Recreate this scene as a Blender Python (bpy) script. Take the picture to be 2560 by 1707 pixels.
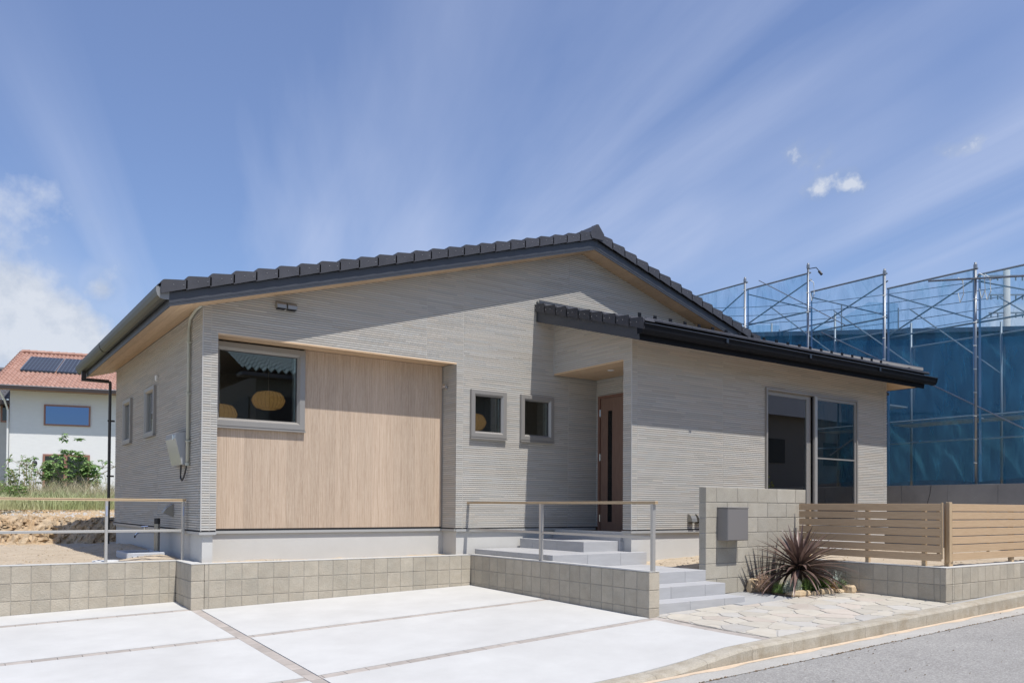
import bpy, math, random
import numpy as np
from mathutils import Vector, Matrix
random.seed(7); rnd = random.Random(11)
for o in list(bpy.data.objects): bpy.data.objects.remove(o)
scene = bpy.context.scene
COL = scene.collection
R = math.radians

# ------------------------------------------------------------------ camera
YAW, PITCH, ROLL = 0.615578, 0.0168628, 0.00643412
cam_d = bpy.data.cameras.new('camera'); cam = bpy.data.objects.new('camera', cam_d); COL.objects.link(cam)
cam_d.sensor_fit = 'HORIZONTAL'; cam_d.sensor_width = 36.0
cam_d.lens = 36.0 * 2028.58 / 2560.0
cam_d.shift_y = (1233.54 - 853.5) / 2560.0
cam_d.clip_start = 0.05; cam_d.clip_end = 2000
_f = Vector((math.sin(YAW)*math.cos(PITCH), math.cos(YAW)*math.cos(PITCH), math.sin(PITCH)))
_r = Vector((math.cos(YAW), -math.sin(YAW), 0)); _u = _r.cross(_f)
_r2 = _r*math.cos(ROLL) + _u*math.sin(ROLL); _u2 = -_r*math.sin(ROLL) + _u*math.cos(ROLL)
CAMZ = 0.697
cam.matrix_world = Matrix(((_r2.x,_u2.x,-_f.x,0),(_r2.y,_u2.y,-_f.y,0),(_r2.z,_u2.z,-_f.z,CAMZ),(0,0,0,1)))
scene.camera = cam

# ------------------------------------------------------------------ sun and sky
SUN = Vector((-0.11, 1.0, -1.93)).normalized()          # direction the light travels
sun_d = bpy.data.lights.new('sun', 'SUN'); sun = bpy.data.objects.new('sun', sun_d); COL.objects.link(sun)
sun_d.energy = 4.9; sun_d.angle = R(0.55); sun_d.color = (1.0, 0.965, 0.91)
sun.rotation_euler = SUN.to_track_quat('-Z', 'Y').to_euler(); sun.location = (4, -10, 25)
SUN_EL = math.asin(-SUN.z); SUN_AZ = math.atan2(-SUN.x, -SUN.y)   # from +Y towards +X
scene.view_settings.view_transform = 'Standard'; scene.view_settings.look = 'None'
scene.view_settings.exposure = 0.0; scene.view_settings.gamma = 1.0
scene.view_settings.use_curve_mapping = False
scene.render.engine = 'CYCLES'
scene.render.resolution_x = 1024; scene.render.resolution_y = 682
scene.cycles.max_bounces = 8; scene.cycles.transparent_max_bounces = 16
scene.cycles.use_adaptive_sampling = True

world = bpy.data.worlds.new('World'); scene.world = world; world.use_nodes = True
wt = world.node_tree; wt.nodes.clear()
class NT:
    def __init__(s, t): s.t = t
    def n(s, kind, **kw):
        nd = s.t.nodes.new(kind)
        for k, v in kw.items():
            if k == 'inp':
                for kk, vv in v.items():
                    if hasattr(vv, 'is_output') or isinstance(vv, bpy.types.NodeSocket): s.t.links.new(vv, nd.inputs[kk])
                    else: nd.inputs[kk].default_value = vv
            else: setattr(nd, k, v)
        return nd
    def math(s, op, a, b=0.0, c=0.0, clamp=False):
        nd = s.n('ShaderNodeMath', operation=op, use_clamp=clamp)
        for i, v in enumerate((a, b, c)):
            if isinstance(v, bpy.types.NodeSocket): s.t.links.new(v, nd.inputs[i])
            else: nd.inputs[i].default_value = v
        return nd.outputs[0]
    def ramp(s, fac, stops, interp='LINEAR'):
        nd = s.n('ShaderNodeValToRGB'); s.t.links.new(fac, nd.inputs[0]); cr = nd.color_ramp; cr.interpolation = interp
        while len(cr.elements) < len(stops): cr.elements.new(0.5)
        for e, (p, c) in zip(cr.elements, stops):
            e.position = p; e.color = (c, c, c, 1) if isinstance(c, (int, float)) else (*c, 1)
        return nd.outputs[0]
def pxdir(x, y):
    v = _r2*((x-1280)/2028.58) + _u2*((1233.54-y)/2028.58) + _f
    return v.normalized()
W = NT(wt)
sky = W.n('ShaderNodeTexSky', sky_type='NISHITA', sun_disc=False)
sky.sun_elevation = SUN_EL; sky.sun_rotation = SUN_AZ; sky.altitude = 50; sky.air_density = 1.1; sky.dust_density = 0.35; sky.ozone_density = 3.2
hs = W.n('ShaderNodeHueSaturation', inp={'Saturation': 1.20, 'Hue': 0.511, 'Color': sky.outputs[0]})
bg = W.n('ShaderNodeBackground', inp={'Strength': 0.138}); wt.links.new(hs.outputs[0], bg.inputs[0])
tc = W.n('ShaderNodeTexCoord'); D = tc.outputs['Generated']
sep = W.n('ShaderNodeSeparateXYZ', inp={0: D})
zc = W.math('MAXIMUM', sep.outputs[2], 0.02)
ux = W.math('DIVIDE', sep.outputs[0], W.math('ADD', zc, 0.06)); uy = W.math('DIVIDE', sep.outputs[1], W.math('ADD', zc, 0.06))
az = R(15)
al = W.math('ADD', W.math('MULTIPLY', ux, math.sin(az)), W.math('MULTIPLY', uy, math.cos(az)))
ac = W.math('SUBTRACT', W.math('MULTIPLY', ux, math.cos(az)), W.math('MULTIPLY', uy, math.sin(az)))
cv = W.n('ShaderNodeCombineXYZ', inp={0: W.math('MULTIPLY', ac, 1.0), 1: W.math('MULTIPLY', al, 0.16), 2: 3.3})
n1 = W.n('ShaderNodeTexNoise', inp={'Vector': cv.outputs[0], 'Scale': 1.5, 'Detail': 7.0, 'Roughness': 0.5, 'Distortion': 0.7})
cv2 = W.n('ShaderNodeCombineXYZ', inp={0: W.math('MULTIPLY', ac, 1.0), 1: W.math('MULTIPLY', al, 0.35), 2: 6.2})
n2 = W.n('ShaderNodeTexNoise', inp={'Vector': cv2.outputs[0], 'Scale': 0.6, 'Detail': 3.0, 'Roughness': 0.5, 'Distortion': 0.6})
cir = W.math('MULTIPLY', W.ramp(n1.outputs[0], [(0.40, 0.0), (0.60, 1.0)]), W.ramp(n2.outputs[0], [(0.40, 0.15), (0.53, 1.0)]))
cv3 = W.n('ShaderNodeCombineXYZ', inp={0: W.math('MULTIPLY', ac, 1.0), 1: W.math('MULTIPLY', al, 0.10), 2: 5.7})
n3 = W.n('ShaderNodeTexNoise', inp={'Vector': cv3.outputs[0], 'Scale': 5.5, 'Detail': 8.0, 'Roughness': 0.62, 'Distortion': 0.4})
cir = W.math('MULTIPLY', cir, W.math('MULTIPLY_ADD', n3.outputs[0], 0.9, 0.42))
cirbase = W.math('ADD', W.math('MULTIPLY', cir, 0.36), 0.17)
# cumulus: soft clumps around fixed sky directions broken up by noise
wn = W.n('ShaderNodeTexNoise', inp={'Vector': D, 'Scale': 9.0, 'Detail': 7.0, 'Roughness': 0.58})
wn2 = W.n('ShaderNodeTexNoise', inp={'Vector': D, 'Scale': 30.0, 'Detail': 5.0, 'Roughness': 0.6})
def blob(x, y, rad, sq=1.0):
    d = pxdir(x, y)
    sub = W.n('ShaderNodeVectorMath', operation='SUBTRACT', inp={0: D, 1: tuple(d)})
    mul = W.n('ShaderNodeVectorMath', operation='MULTIPLY', inp={0: sub.outputs[0], 1: (1, 1, sq)})
    ln = W.n('ShaderNodeVectorMath', operation='LENGTH', inp={0: mul.outputs[0]})
    return W.math('SUBTRACT', 1.0, W.math('DIVIDE', ln.outputs[1], rad), clamp=False)
def maxof(l):
    v = l[0]
    for k in l[1:]: v = W.math('MAXIMUM', v, k)
    return v
big = maxof([blob(-160, 800, 0.22, 1.0), blob(50, 770, 0.14, 1.3), blob(190, 840, 0.13, 1.2), blob(320, 890, 0.11, 1.3), blob(255,720,.05,1.0), blob(-400, 720, 0.22, 1.0), blob(-500, 900, 0.4, 1.5), blob(120, 900, .16, 1.5),
             blob(2900, 980, 0.3, 2.0), blob(-1800, 900, 0.6, 2.4)])
cum = W.math('ADD', W.math('MULTIPLY', big, 0.9), W.math('MULTIPLY', W.math('SUBTRACT', wn.outputs[0], 0.5), 2.1))
cumf = W.ramp(cum, [(0.12, 0.0), (0.95, 0.95)], 'EASE')
veil = W.math('MULTIPLY', W.ramp(big, [(-0.0, 0.0), (0.6, 0.8)]), 0.55)
sm = maxof([blob(1993, 390, 0.042, 1.7), blob(2045, 474, 0.028, 1.6), blob(2125, 460, 0.036, 1.8), blob(2395, 375, 0.035, 2.2)])
smf = W.ramp(W.math('ADD', sm, W.math('MULTIPLY', W.math('SUBTRACT', wn2.outputs[0], 0.52), 2.6)), [(0.26, 0.0), (1.0, 0.75)])
smf = W.math('MULTIPLY', smf, W.ramp(sm, [(0.0, 0.0), (0.25, 1.0)]))
fac = maxof([cirbase, cumf, veil, smf])
shade = W.ramp(W.math('ADD', W.math('MULTIPLY', wn.outputs[0], 0.6), W.math('MULTIPLY', wn2.outputs[0], 0.4)), [(0.38, (0.38, 0.46, 0.60)), (0.60, (0.72, 0.76, 0.83))])
cir_col = W.n('ShaderNodeMix', data_type='RGBA', inp={0: W.math('MAXIMUM', cumf, smf)})
cir_col.inputs[6].default_value = (0.64, 0.71, 0.91, 1); wt.links.new(shade, cir_col.inputs[7])
cc2 = W.n('ShaderNodeMix', data_type='RGBA', inp={0: W.math('MULTIPLY', smf, 1.3, clamp=True), 6: cir_col.outputs[2]}); cc2.inputs[7].default_value = (0.80, 0.83, 0.88, 1)
bgc = W.n('ShaderNodeBackground', inp={'Color': cc2.outputs[2], 'Strength': 1.0})
mixs = W.n('ShaderNodeMixShader', inp={0: fac, 1: bg.outputs[0], 2: bgc.outputs[0]})
wo = W.n('ShaderNodeOutputWorld'); wt.links.new(mixs.outputs[0], wo.inputs[0])

# ------------------------------------------------------------------ materials
MATS = {}
def mat(name, c, c2=None, scale=8.0, rough=0.8, metal=0.0, bump=0.0, bscale=60.0, orand=0.0, stretch=(1,1,1), detail=4.0, spec=0.5, stain=None, coat=0.0):
    """base colour blends c and c2 over noise; orand varies brightness per object; stain=(colour, scale, amount)"""
    m = bpy.data.materials.new(name); m.use_nodes = True; t = NT(m.node_tree); nt = m.node_tree
    b = nt.nodes['Principled BSDF']; b.inputs['Roughness'].default_value = rough; b.inputs['Metallic'].default_value = metal
    b.inputs['Specular IOR Level'].default_value = spec
    if coat: b.inputs['Coat Weight'].default_value = coat
    tcn = t.n('ShaderNodeTexCoord')
    oi = t.n('ShaderNodeObjectInfo')
    off = t.n('ShaderNodeVectorMath', operation='ADD', inp={0: tcn.outputs['Object'], 1: oi.outputs['Location']})
    mp = t.n('ShaderNodeMapping', inp={0: off.outputs[0]}); mp.inputs['Scale'].default_value = stretch
    vec = mp.outputs[0]
    if orand:
        add = t.n('ShaderNodeVectorMath', operation='ADD', inp={0: vec})
        rv = t.n('ShaderNodeCombineXYZ', inp={0: t.math('MULTIPLY', oi.outputs['Random'], 37.0), 1: t.math('MULTIPLY', oi.outputs['Random'], 91.0), 2: 0.0})
        nt.links.new(rv.outputs[0], add.inputs[1]); vec = add.outputs[0]
    col = None
    if c2 is None: c2 = c
    nz = t.n('ShaderNodeTexNoise', inp={'Vector': vec, 'Scale': scale, 'Detail': detail, 'Roughness': 0.6})
    fac = t.ramp(nz.outputs[0], [(0.3, 0.0), (0.7, 1.0)])
    mx = t.n('ShaderNodeMix', data_type='RGBA', inp={0: fac}); mx.inputs[6].default_value = (*c, 1); mx.inputs[7].default_value = (*c2, 1)
    col = mx.outputs[2]
    if stain:
        sc, ss, sa = stain
        n3 = t.n('ShaderNodeTexNoise', inp={'Vector': off.outputs[0], 'Scale': ss, 'Detail': 6.0, 'Roughness': 0.65})
        f3 = t.math('MULTIPLY', t.ramp(n3.outputs[0], [(0.45, 0.0), (0.75, 1.0)]), sa)
        m3 = t.n('ShaderNodeMix', data_type='RGBA', inp={0: f3, 6: col}); m3.inputs[7].default_value = (*sc, 1); col = m3.outputs[2]
    if orand:
        hsv = t.n('ShaderNodeHueSaturation', inp={'Color': col, 'Value': t.math('MULTIPLY_ADD', oi.outputs['Random'], 2*orand, 1-orand)})
        col = hsv.outputs[0]
    nt.links.new(col, b.inputs['Base Color'])
    if bump:
        nb = t.n('ShaderNodeTexNoise', inp={'Vector': vec, 'Scale': bscale, 'Detail': 6.0, 'Roughness': 0.65})
        bp = t.n('ShaderNodeBump', inp={'Height': nb.outputs[0], 'Strength': bump, 'Distance': 0.01}); nt.links.new(bp.outputs[0], b.inputs['Normal'])
    MATS[name] = m
    return m
def wood(name, c, c2, grain=(30,30,1.2), rough=0.6, orand=0.05, scale=4.0):
    return mat(name, c, c2, scale=scale, rough=rough, stretch=grain, orand=orand, bump=0.15, bscale=8, detail=6)
def attr_mat(name, rough=0.75, bump=0.1, bscale=200, c=(1,1,1)):
    m = mat(name, c, None, rough=rough, bump=bump, bscale=bscale); nt = m.node_tree; b = nt.nodes['Principled BSDF']
    a = nt.nodes.new('ShaderNodeAttribute'); a.attribute_name = 'tone'
    mx = nt.nodes.new('ShaderNodeMix'); mx.data_type = 'RGBA'; mx.blend_type = 'MULTIPLY'; mx.inputs[0].default_value = 1.0; mx.inputs[6].default_value = (*c, 1)
    nt.links.new(a.outputs['Color'], mx.inputs[7]); nt.links.new(mx.outputs[2], b.inputs['Base Color'])
    return m
M_siding = attr_mat('siding', rough=0.85, c=(0.475, 0.452, 0.410), bump=0.2)
M_sidback = mat('siding_groove', (0.33,0.312,0.285), rough=0.9)  # darker than the ribs: groove shade put into the backing colour
M_seal = mat('joint_seal', (0.42,0.41,0.39), rough=0.7)
M_found = mat('foundation_render', (0.54,0.53,0.505), (0.51,0.50,0.475), scale=3, rough=0.9, bump=0.35, bscale=120)
M_drip = mat('drip_edge_metal', (0.40,0.40,0.39), rough=0.45, metal=0.2)
M_dark = mat('dark_gap', (0.015,0.015,0.017), rough=0.9)
M_plank = wood('cladding_wood', (0.37,0.265,0.185), (0.52,0.405,0.305), grain=(24,24,0.6), orand=0.10)
def streaks(m, amt=0.35, c=(0.62,0.52,0.40)):
    nt=m.node_tree; t=NT(nt); b=nt.nodes['Principled BSDF']; src=b.inputs['Base Color'].links[0].from_socket
    tcn=t.n('ShaderNodeTexCoord'); oi=t.n('ShaderNodeObjectInfo'); off=t.n('ShaderNodeVectorMath',operation='ADD',inp={0:tcn.outputs['Object'],1:oi.outputs['Location']})
    mp=t.n('ShaderNodeMapping',inp={0:off.outputs[0]}); mp.inputs['Scale'].default_value=(60,60,3.2)
    nz=t.n('ShaderNodeTexNoise',inp={'Vector':mp.outputs[0],'Scale':3.0,'Detail':3.0,'Roughness':0.7}); f=t.math('MULTIPLY',t.ramp(nz.outputs[0],[(0.42,0.0),(0.62,1.0)]),amt)
    mx=t.n('ShaderNodeMix',data_type='RGBA',inp={0:f,6:src}); mx.inputs[7].default_value=(*c,1); nt.links.new(mx.outputs[2],b.inputs['Base Color'])
streaks(M_plank,0.28)
M_soffit = wood('soffit_wood', (0.46,0.315,0.19), (0.60,0.44,0.285), grain=(1.2,22,22), orand=0.10)
M_soffit_y = wood('soffit_wood_lengthwise', (0.46,0.315,0.19), (0.60,0.44,0.285), grain=(16,0.8,16), orand=0.08)
M_fascia = mat('fascia_metal', (0.040,0.044,0.054), (0.050,0.054,0.064), scale=3, rough=0.45, stretch=(0.3,0.3,6), bump=0.05)
M_tile = mat('roof_tile', (0.038,0.038,0.045), (0.052,0.052,0.060), scale=5, rough=0.50, bump=0.15, bscale=90, orand=0.12)
M_screw = mat('screw_head', (0.30,0.30,0.31), rough=0.45, metal=0.5)
M_gut_l = mat('gutter_grey', (0.028,0.030,0.028), (0.036,0.038,0.033), rough=0.4)
M_gut_d = mat('gutter_dark', (0.007,0.008,0.011), (0.009,0.010,0.013), rough=0.55, spec=0.12)
M_frame = mat('window_aluminium', (0.30,0.285,0.265), rough=0.42, metal=0.35)
M_pipe = mat('conduit_beige', (0.42,0.42,0.35), rough=0.5)
M_box = mat('meter_plastic', (0.34,0.345,0.35), rough=0.25, coat=0.4)
M_black = mat('black_rubber', (0.02,0.02,0.022), rough=0.5)
M_downp = mat('downpipe_dark', (0.035,0.033,0.033), rough=0.45)
M_vent = mat('vent_steel', (0.30,0.285,0.25), rough=0.35, metal=0.5)
M_door = wood('door_wood', (0.15,0.088,0.062), (0.24,0.15,0.11), grain=(40,40,1.1), orand=0.0, rough=0.45)
M_doorf = wood('door_frame_wood', (0.17,0.085,0.06), (0.22,0.12,0.085), grain=(30,30,1.0), orand=0.0, rough=0.45)
M_chrome = mat('chrome', (0.75,0.76,0.78), rough=0.12, metal=1.0)
M_alu = mat('rail_aluminium', (0.47,0.455,0.43), rough=0.38, metal=0.5)
M_railw = wood('rail_wood_wrap', (0.52,0.38,0.22), (0.60,0.46,0.29), grain=(1.0,1.0,20), orand=0.0)
M_sticker = mat('post_sticker', (0.30,0.34,0.45), rough=0.4)
M_block = mat('split_block', (0.385,0.335,0.262), (0.455,0.405,0.325), scale=7, rough=0.92, bump=0.9, bscale=55, orand=0.09, stain=((0.315,0.295,0.245), 4.0, 0.6))
M_block2 = mat('tall_wall_block', (0.375,0.34,0.275), (0.445,0.41,0.34), scale=5, rough=0.95, bump=0.8, bscale=110, orand=0.10, stain=((0.30,0.30,0.28), 2.0, 0.3))
M_mortar = mat('mortar', (0.30,0.29,0.27), rough=0.95)
M_mortar_d = mat('mortar_sandy', (0.27,0.25,0.215), (0.40,0.37,0.32), scale=12, rough=0.95)
M_cap = mat('wall_cap_mortar', (0.56,0.55,0.52), (0.48,0.47,0.44), scale=10, rough=0.9, bump=0.2)
M_step = mat('step_tile', (0.37,0.37,0.375), (0.42,0.42,0.425), scale=3, rough=0.75, bump=0.25, bscale=90, orand=0.035, stretch=(1,1,6))
M_conc = mat('driveway_concrete', (0.485,0.48,0.46), (0.545,0.54,0.52), scale=2.3, rough=0.85, bump=0.18, bscale=50, stain=((0.43,0.42,0.40), 0.7, 0.6), detail=9)
M_paver = mat('paver_strip', (0.34,0.30,0.265), (0.42,0.375,0.335), scale=10, rough=0.9, bump=0.3, orand=0.10)
M_grout = mat('paving_grout', (0.40,0.38,0.345), (0.45,0.43,0.395), scale=10, rough=0.95, bump=0.3)
M_stone_a = mat('paving_stone_cream', (0.43,0.395,0.33), (0.495,0.46,0.395), scale=6, rough=0.85, bump=0.5, bscale=30, orand=0.10, stain=((0.55,0.47,0.36), 4.0, 0.35))
M_stone_b = mat('paving_stone_grey', (0.41,0.385,0.345), (0.465,0.44,0.395), scale=6, rough=0.85, bump=0.5, bscale=30, orand=0.10, stain=((0.42,0.42,0.42), 4.0, 0.35))
M_stone_c = mat('paving_stone_pink', (0.43,0.375,0.315), (0.48,0.43,0.37), scale=6, rough=0.85, bump=0.5, bscale=30, orand=0.10, stain=((0.50,0.42,0.36), 4.0, 0.3))
M_patch = mat('concrete_patch', (0.32,0.32,0.315), (0.37,0.37,0.36), scale=2, rough=0.85, bump=0.2)
M_kerb = mat('kerb_concrete', (0.37,0.33,0.26), (0.45,0.41,0.34), scale=7, rough=0.92, bump=0.8, bscale=60, orand=0.05, stain=((0.27,0.215,0.145), 6.0, 0.85), stretch=(1,1,0.3))
M_road = mat('road_asphalt', (0.31,0.295,0.275), (0.37,0.355,0.33), scale=1.2, rough=0.9, bump=0.9, bscale=260, stain=((0.26,0.25,0.235), 0.9, 0.65), detail=8)
M_apron = mat('gutter_apron', (0.39,0.375,0.34), (0.46,0.44,0.40), scale=2.2, rough=0.9, bump=0.4, bscale=90, stain=((0.33,0.30,0.26), 2.5, 0.5))
M_sanddirt = mat('gutter_silt', (0.52,0.40,0.28), (0.62,0.50,0.37), scale=14, rough=0.95, bump=0.4)
M_debris = mat('crack_debris', (0.13,0.085,0.05), (0.28,0.20,0.12), scale=40, rough=0.95)
M_sand = mat('yard_soil', (0.40,0.32,0.225), (0.52,0.43,0.32), scale=2.0, rough=0.95, bump=1.0, bscale=45, stain=((0.38,0.31,0.22), 3.0, 0.6), detail=10)
M_bank = mat('bank_soil', (0.34,0.25,0.15), (0.50,0.40,0.28), scale=4.0, rough=0.95, bump=1.0, bscale=30, stain=((0.50,0.29,0.12), 2.2, 0.7), detail=10)
M_plateau = mat('plateau_soil', (0.30,0.27,0.19), (0.22,0.24,0.13), scale=1.0, rough=0.95, bump=0.5)
M_ground = mat('ground_soil', (0.28,0.25,0.19), (0.20,0.22,0.12), scale=0.3, rough=0.95)
M_bed = mat('bed_soil', (0.14,0.10,0.065), (0.24,0.17,0.11), scale=12, rough=0.95, bump=1.0, bscale=40)
M_rock = mat('garden_rock', (0.50,0.37,0.22), (0.62,0.50,0.34), scale=7, rough=0.9, bump=0.8, bscale=18, orand=0.08, stain=((0.36,0.27,0.19), 6.0, 0.6))
M_fence = wood('fence_wood', (0.45,0.305,0.175), (0.53,0.38,0.235), grain=(1.4,1.4,34), orand=0.05, rough=0.65)
M_fencep = wood('fence_post_wood', (0.42,0.30,0.175), (0.50,0.37,0.23), grain=(20,20,1.4), orand=0.03)
M_letter = mat('letterbox_metal', (0.215,0.205,0.20), rough=0.42, metal=0.2)
M_white = mat('white_plastic', (0.72,0.72,0.70), rough=0.5)
M_pan = mat('basin_concrete', (0.42,0.44,0.48), (0.47,0.49,0.52), scale=8, rough=0.7)
M_stand = mat('tap_post_steel', (0.30,0.285,0.26), rough=0.3, metal=0.7)
M_wwall = mat('white_render', (0.74,0.74,0.73), (0.70,0.70,0.69), scale=4, rough=0.9, bump=0.5, bscale=12, stretch=(1,1,5))
M_gwall = mat('pale_grey_render', (0.58,0.57,0.56), (0.54,0.53,0.52), scale=4, rough=0.9, bump=0.3, bscale=12)
M_rtile = mat('terracotta_tile', (0.34,0.185,0.135), (0.45,0.28,0.22), scale=3.5, rough=0.75, detail=6, stain=((0.30,0.15,0.11), 6.0, 0.5))
M_btile = mat('slate_roof_tile', (0.085,0.085,0.095), (0.13,0.13,0.14), scale=5, rough=0.6)
M_brown = mat('brown_window_frame', (0.30,0.145,0.105), rough=0.5)
M_brown2 = mat('dark_brown_gutter', (0.045,0.032,0.028), rough=0.4)
M_panel = mat('solar_cell', (0.022,0.026,0.038), (0.03,0.035,0.048), scale=4, rough=0.4)
M_panelf = mat('solar_frame', (0.55,0.56,0.58), rough=0.4, metal=0.5)
M_panell = mat('solar_grid_line', (0.14,0.155,0.18), rough=0.4)
M_pole = mat('scaffold_steel', (0.26,0.28,0.30), rough=0.4, metal=0.6, stain=((0.25,0.22,0.2), 9.0, 0.5))
M_rail_d = mat('scaffold_pipe_dark', (0.22,0.25,0.28), rough=0.5, metal=0.4)
M_rope = mat('white_rope', (0.62,0.64,0.62), rough=0.9)
M_cwall = mat('retaining_concrete', (0.235,0.235,0.235), (0.285,0.285,0.285), scale=1.5, rough=0.9, bump=0.3, bscale=30, stain=((0.17,0.17,0.17), 1.3, 0.7), orand=0.05)
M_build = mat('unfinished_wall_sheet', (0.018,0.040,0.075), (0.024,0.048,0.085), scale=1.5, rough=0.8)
M_util = mat('utility_pole_concrete', (0.42,0.42,0.41), rough=0.9)
M_wire = mat('cable_black', (0.03,0.03,0.035), rough=0.6)
M_owall = mat('opposite_house_wall', (0.16,0.165,0.155), rough=0.9)
M_otile = mat('opposite_roof_tile', (0.30,0.38,0.36), (0.42,0.50,0.47), scale=5, rough=0.35)
M_inner = mat('interior_wall', (0.32,0.31,0.29), rough=0.9)
M_ifloor = mat('interior_floor', (0.20,0.13,0.08), rough=0.6)
M_lamp = mat('rattan_shade', (0.62,0.36,0.13), (0.75,0.47,0.20), scale=30, rough=0.8)
_b = M_lamp.node_tree.nodes['Principled BSDF']; _b.inputs['Emission Color'].default_value = (1.0, 0.52, 0.16, 1); _b.inputs['Emission Strength'].default_value = 0.22
def leafmat(name, c, c2, rough=0.5, transl=0.25, scale=3.0, orand=0.12):
    m = mat(name, c, c2, scale=scale, rough=rough, orand=orand); nt = m.node_tree; t = NT(nt)
    b = nt.nodes['Principled BSDF']; out = [n for n in nt.nodes if n.type == 'OUTPUT_MATERIAL'][0]
    tr = t.n('ShaderNodeBsdfTranslucent'); nt.links.new(b.inputs['Base Color'].links[0].from_socket, tr.inputs[0])
    ms = t.n('ShaderNodeMixShader', inp={0: transl, 1: b.outputs[0], 2: tr.outputs[0]}); nt.links.new(ms.outputs[0], out.inputs[0])
    return m
M_grass = leafmat('meadow_grass', (0.30,0.38,0.16), (0.48,0.48,0.27), scale=0.9)
M_weed = leafmat('weed_leaf', (0.20,0.31,0.09), (0.32,0.42,0.16), scale=2)
M_treeleaf = leafmat('tree_leaf', (0.14,0.25,0.07), (0.25,0.37,0.13), scale=2.5)
M_stem = mat('weed_stem', (0.26,0.19,0.10), (0.34,0.27,0.15), scale=20, rough=0.9)
M_cord = leafmat('purple_leaf', (0.07,0.040,0.036), (0.24,0.165,0.135), rough=0.34, transl=0.12, scale=4, orand=0.35)
M_sedum = leafmat('ground_cover_leaf', (0.17,0.28,0.07), (0.30,0.40,0.14), scale=14)
M_silver = leafmat('silver_leaf', (0.34,0.38,0.31), (0.46,0.50,0.42), scale=14, transl=0.1)
M_orange = leafmat('orange_leaf', (0.50,0.28,0.10), (0.55,0.40,0.18), scale=20)
M_pink = leafmat('dried_pink_flower', (0.60,0.40,0.27), (0.70,0.55,0.42), scale=20)
M_blue = leafmat('blue_grass_leaf', (0.40,0.48,0.42), (0.55,0.62,0.55), scale=8, transl=0.1)
M_bark = mat('tree_bark', (0.22,0.18,0.13), rough=0.9)
def glassmat(name, tint=(0.75,0.8,0.8), base_ref=0.11, refl=(0.95,0.98,1)):
    m = bpy.data.materials.new(name); m.use_nodes = True; nt = m.node_tree; nt.nodes.clear(); t = NT(nt)
    fr = t.n('ShaderNodeFresnel', inp={'IOR': 1.5}); f = t.math('ADD', t.math('MULTIPLY', fr.outputs[0], 1.5), base_ref-0.06, clamp=True)
    gl = t.n('ShaderNodeBsdfGlossy', inp={'Roughness': 0.0, 'Color': (*refl,1)}); tr = t.n('ShaderNodeBsdfTransparent', inp={'Color': (*tint,1)})
    mx = t.n('ShaderNodeMixShader', inp={0: f, 1: tr.outputs[0], 2: gl.outputs[0]}); o = t.n('ShaderNodeOutputMaterial'); nt.links.new(mx.outputs[0], o.inputs[0])
    return m
M_glass = glassmat('window_glass')
M_glass_p = glassmat('patio_window_glass', (0.6,0.64,0.64), 0.17)
M_glass_dark = glassmat('dark_window_glass', (0.04,0.04,0.045), 0.06)
M_glass_sky = glassmat('sky_tinted_glass', (0.06,0.08,0.10), 0.50, (0.22,0.34,0.60))  # blue of a reflected sky put into the gloss tint
def netmat(name, col, alpha, tint):
    m = bpy.data.materials.new(name); m.use_nodes = True; nt = m.node_tree; nt.nodes.clear(); t = NT(nt)
    tcn = t.n('ShaderNodeTexCoord')
    mpn = t.n('ShaderNodeMapping', inp={0: tcn.outputs['Object']}); mpn.inputs['Rotation'].default_value = (0.5, 0, 0); mpn.inputs['Scale'].default_value = (1, 2.2, 0.5)
    nz = t.n('ShaderNodeTexNoise', inp={'Vector': mpn.outputs[0], 'Scale': 1.1, 'Detail': 7.0, 'Roughness': 0.6, 'Distortion': 1.2})
    n4 = t.n('ShaderNodeTexNoise', inp={'Vector': mpn.outputs[0], 'Scale': 0.5, 'Detail': 2.0, 'Distortion': 2.5})
    crease = t.ramp(t.math('ABSOLUTE', t.math('SUBTRACT', n4.outputs[0], 0.5)), [(0.0, 0.22), (0.03, 0.0)])
    a = t.math('ADD', t.math('MULTIPLY_ADD', t.math('POWER', nz.outputs[0], 2.0), 0.85, alpha-0.21, clamp=True), t.math('MULTIPLY', crease, 0.6), clamp=True)
    df = t.n('ShaderNodeBsdfDiffuse', inp={'Color': (*col,1)}); tl = t.n('ShaderNodeBsdfTranslucent', inp={'Color': (*col,1)})
    ad = t.n('ShaderNodeMixShader', inp={0: 0.5, 1: df.outputs[0], 2: tl.outputs[0]})
    tr = t.n('ShaderNodeBsdfTransparent', inp={'Color': (*tint,1)})
    mx = t.n('ShaderNodeMixShader', inp={0: a, 1: tr.outputs[0], 2: ad.outputs[0]}); o = t.n('ShaderNodeOutputMaterial'); nt.links.new(mx.outputs[0], o.inputs[0])
    return m
M_net = netmat('blue_mesh_net', (0.12,0.42,0.62), 0.24, (0.88,0.96,1.0))
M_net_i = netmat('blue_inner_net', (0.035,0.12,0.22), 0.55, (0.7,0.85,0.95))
M_net_d = netmat('blue_mesh_net_dense', (0.34,0.50,0.66), 0.72, (0.7,0.9,1.0))

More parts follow.
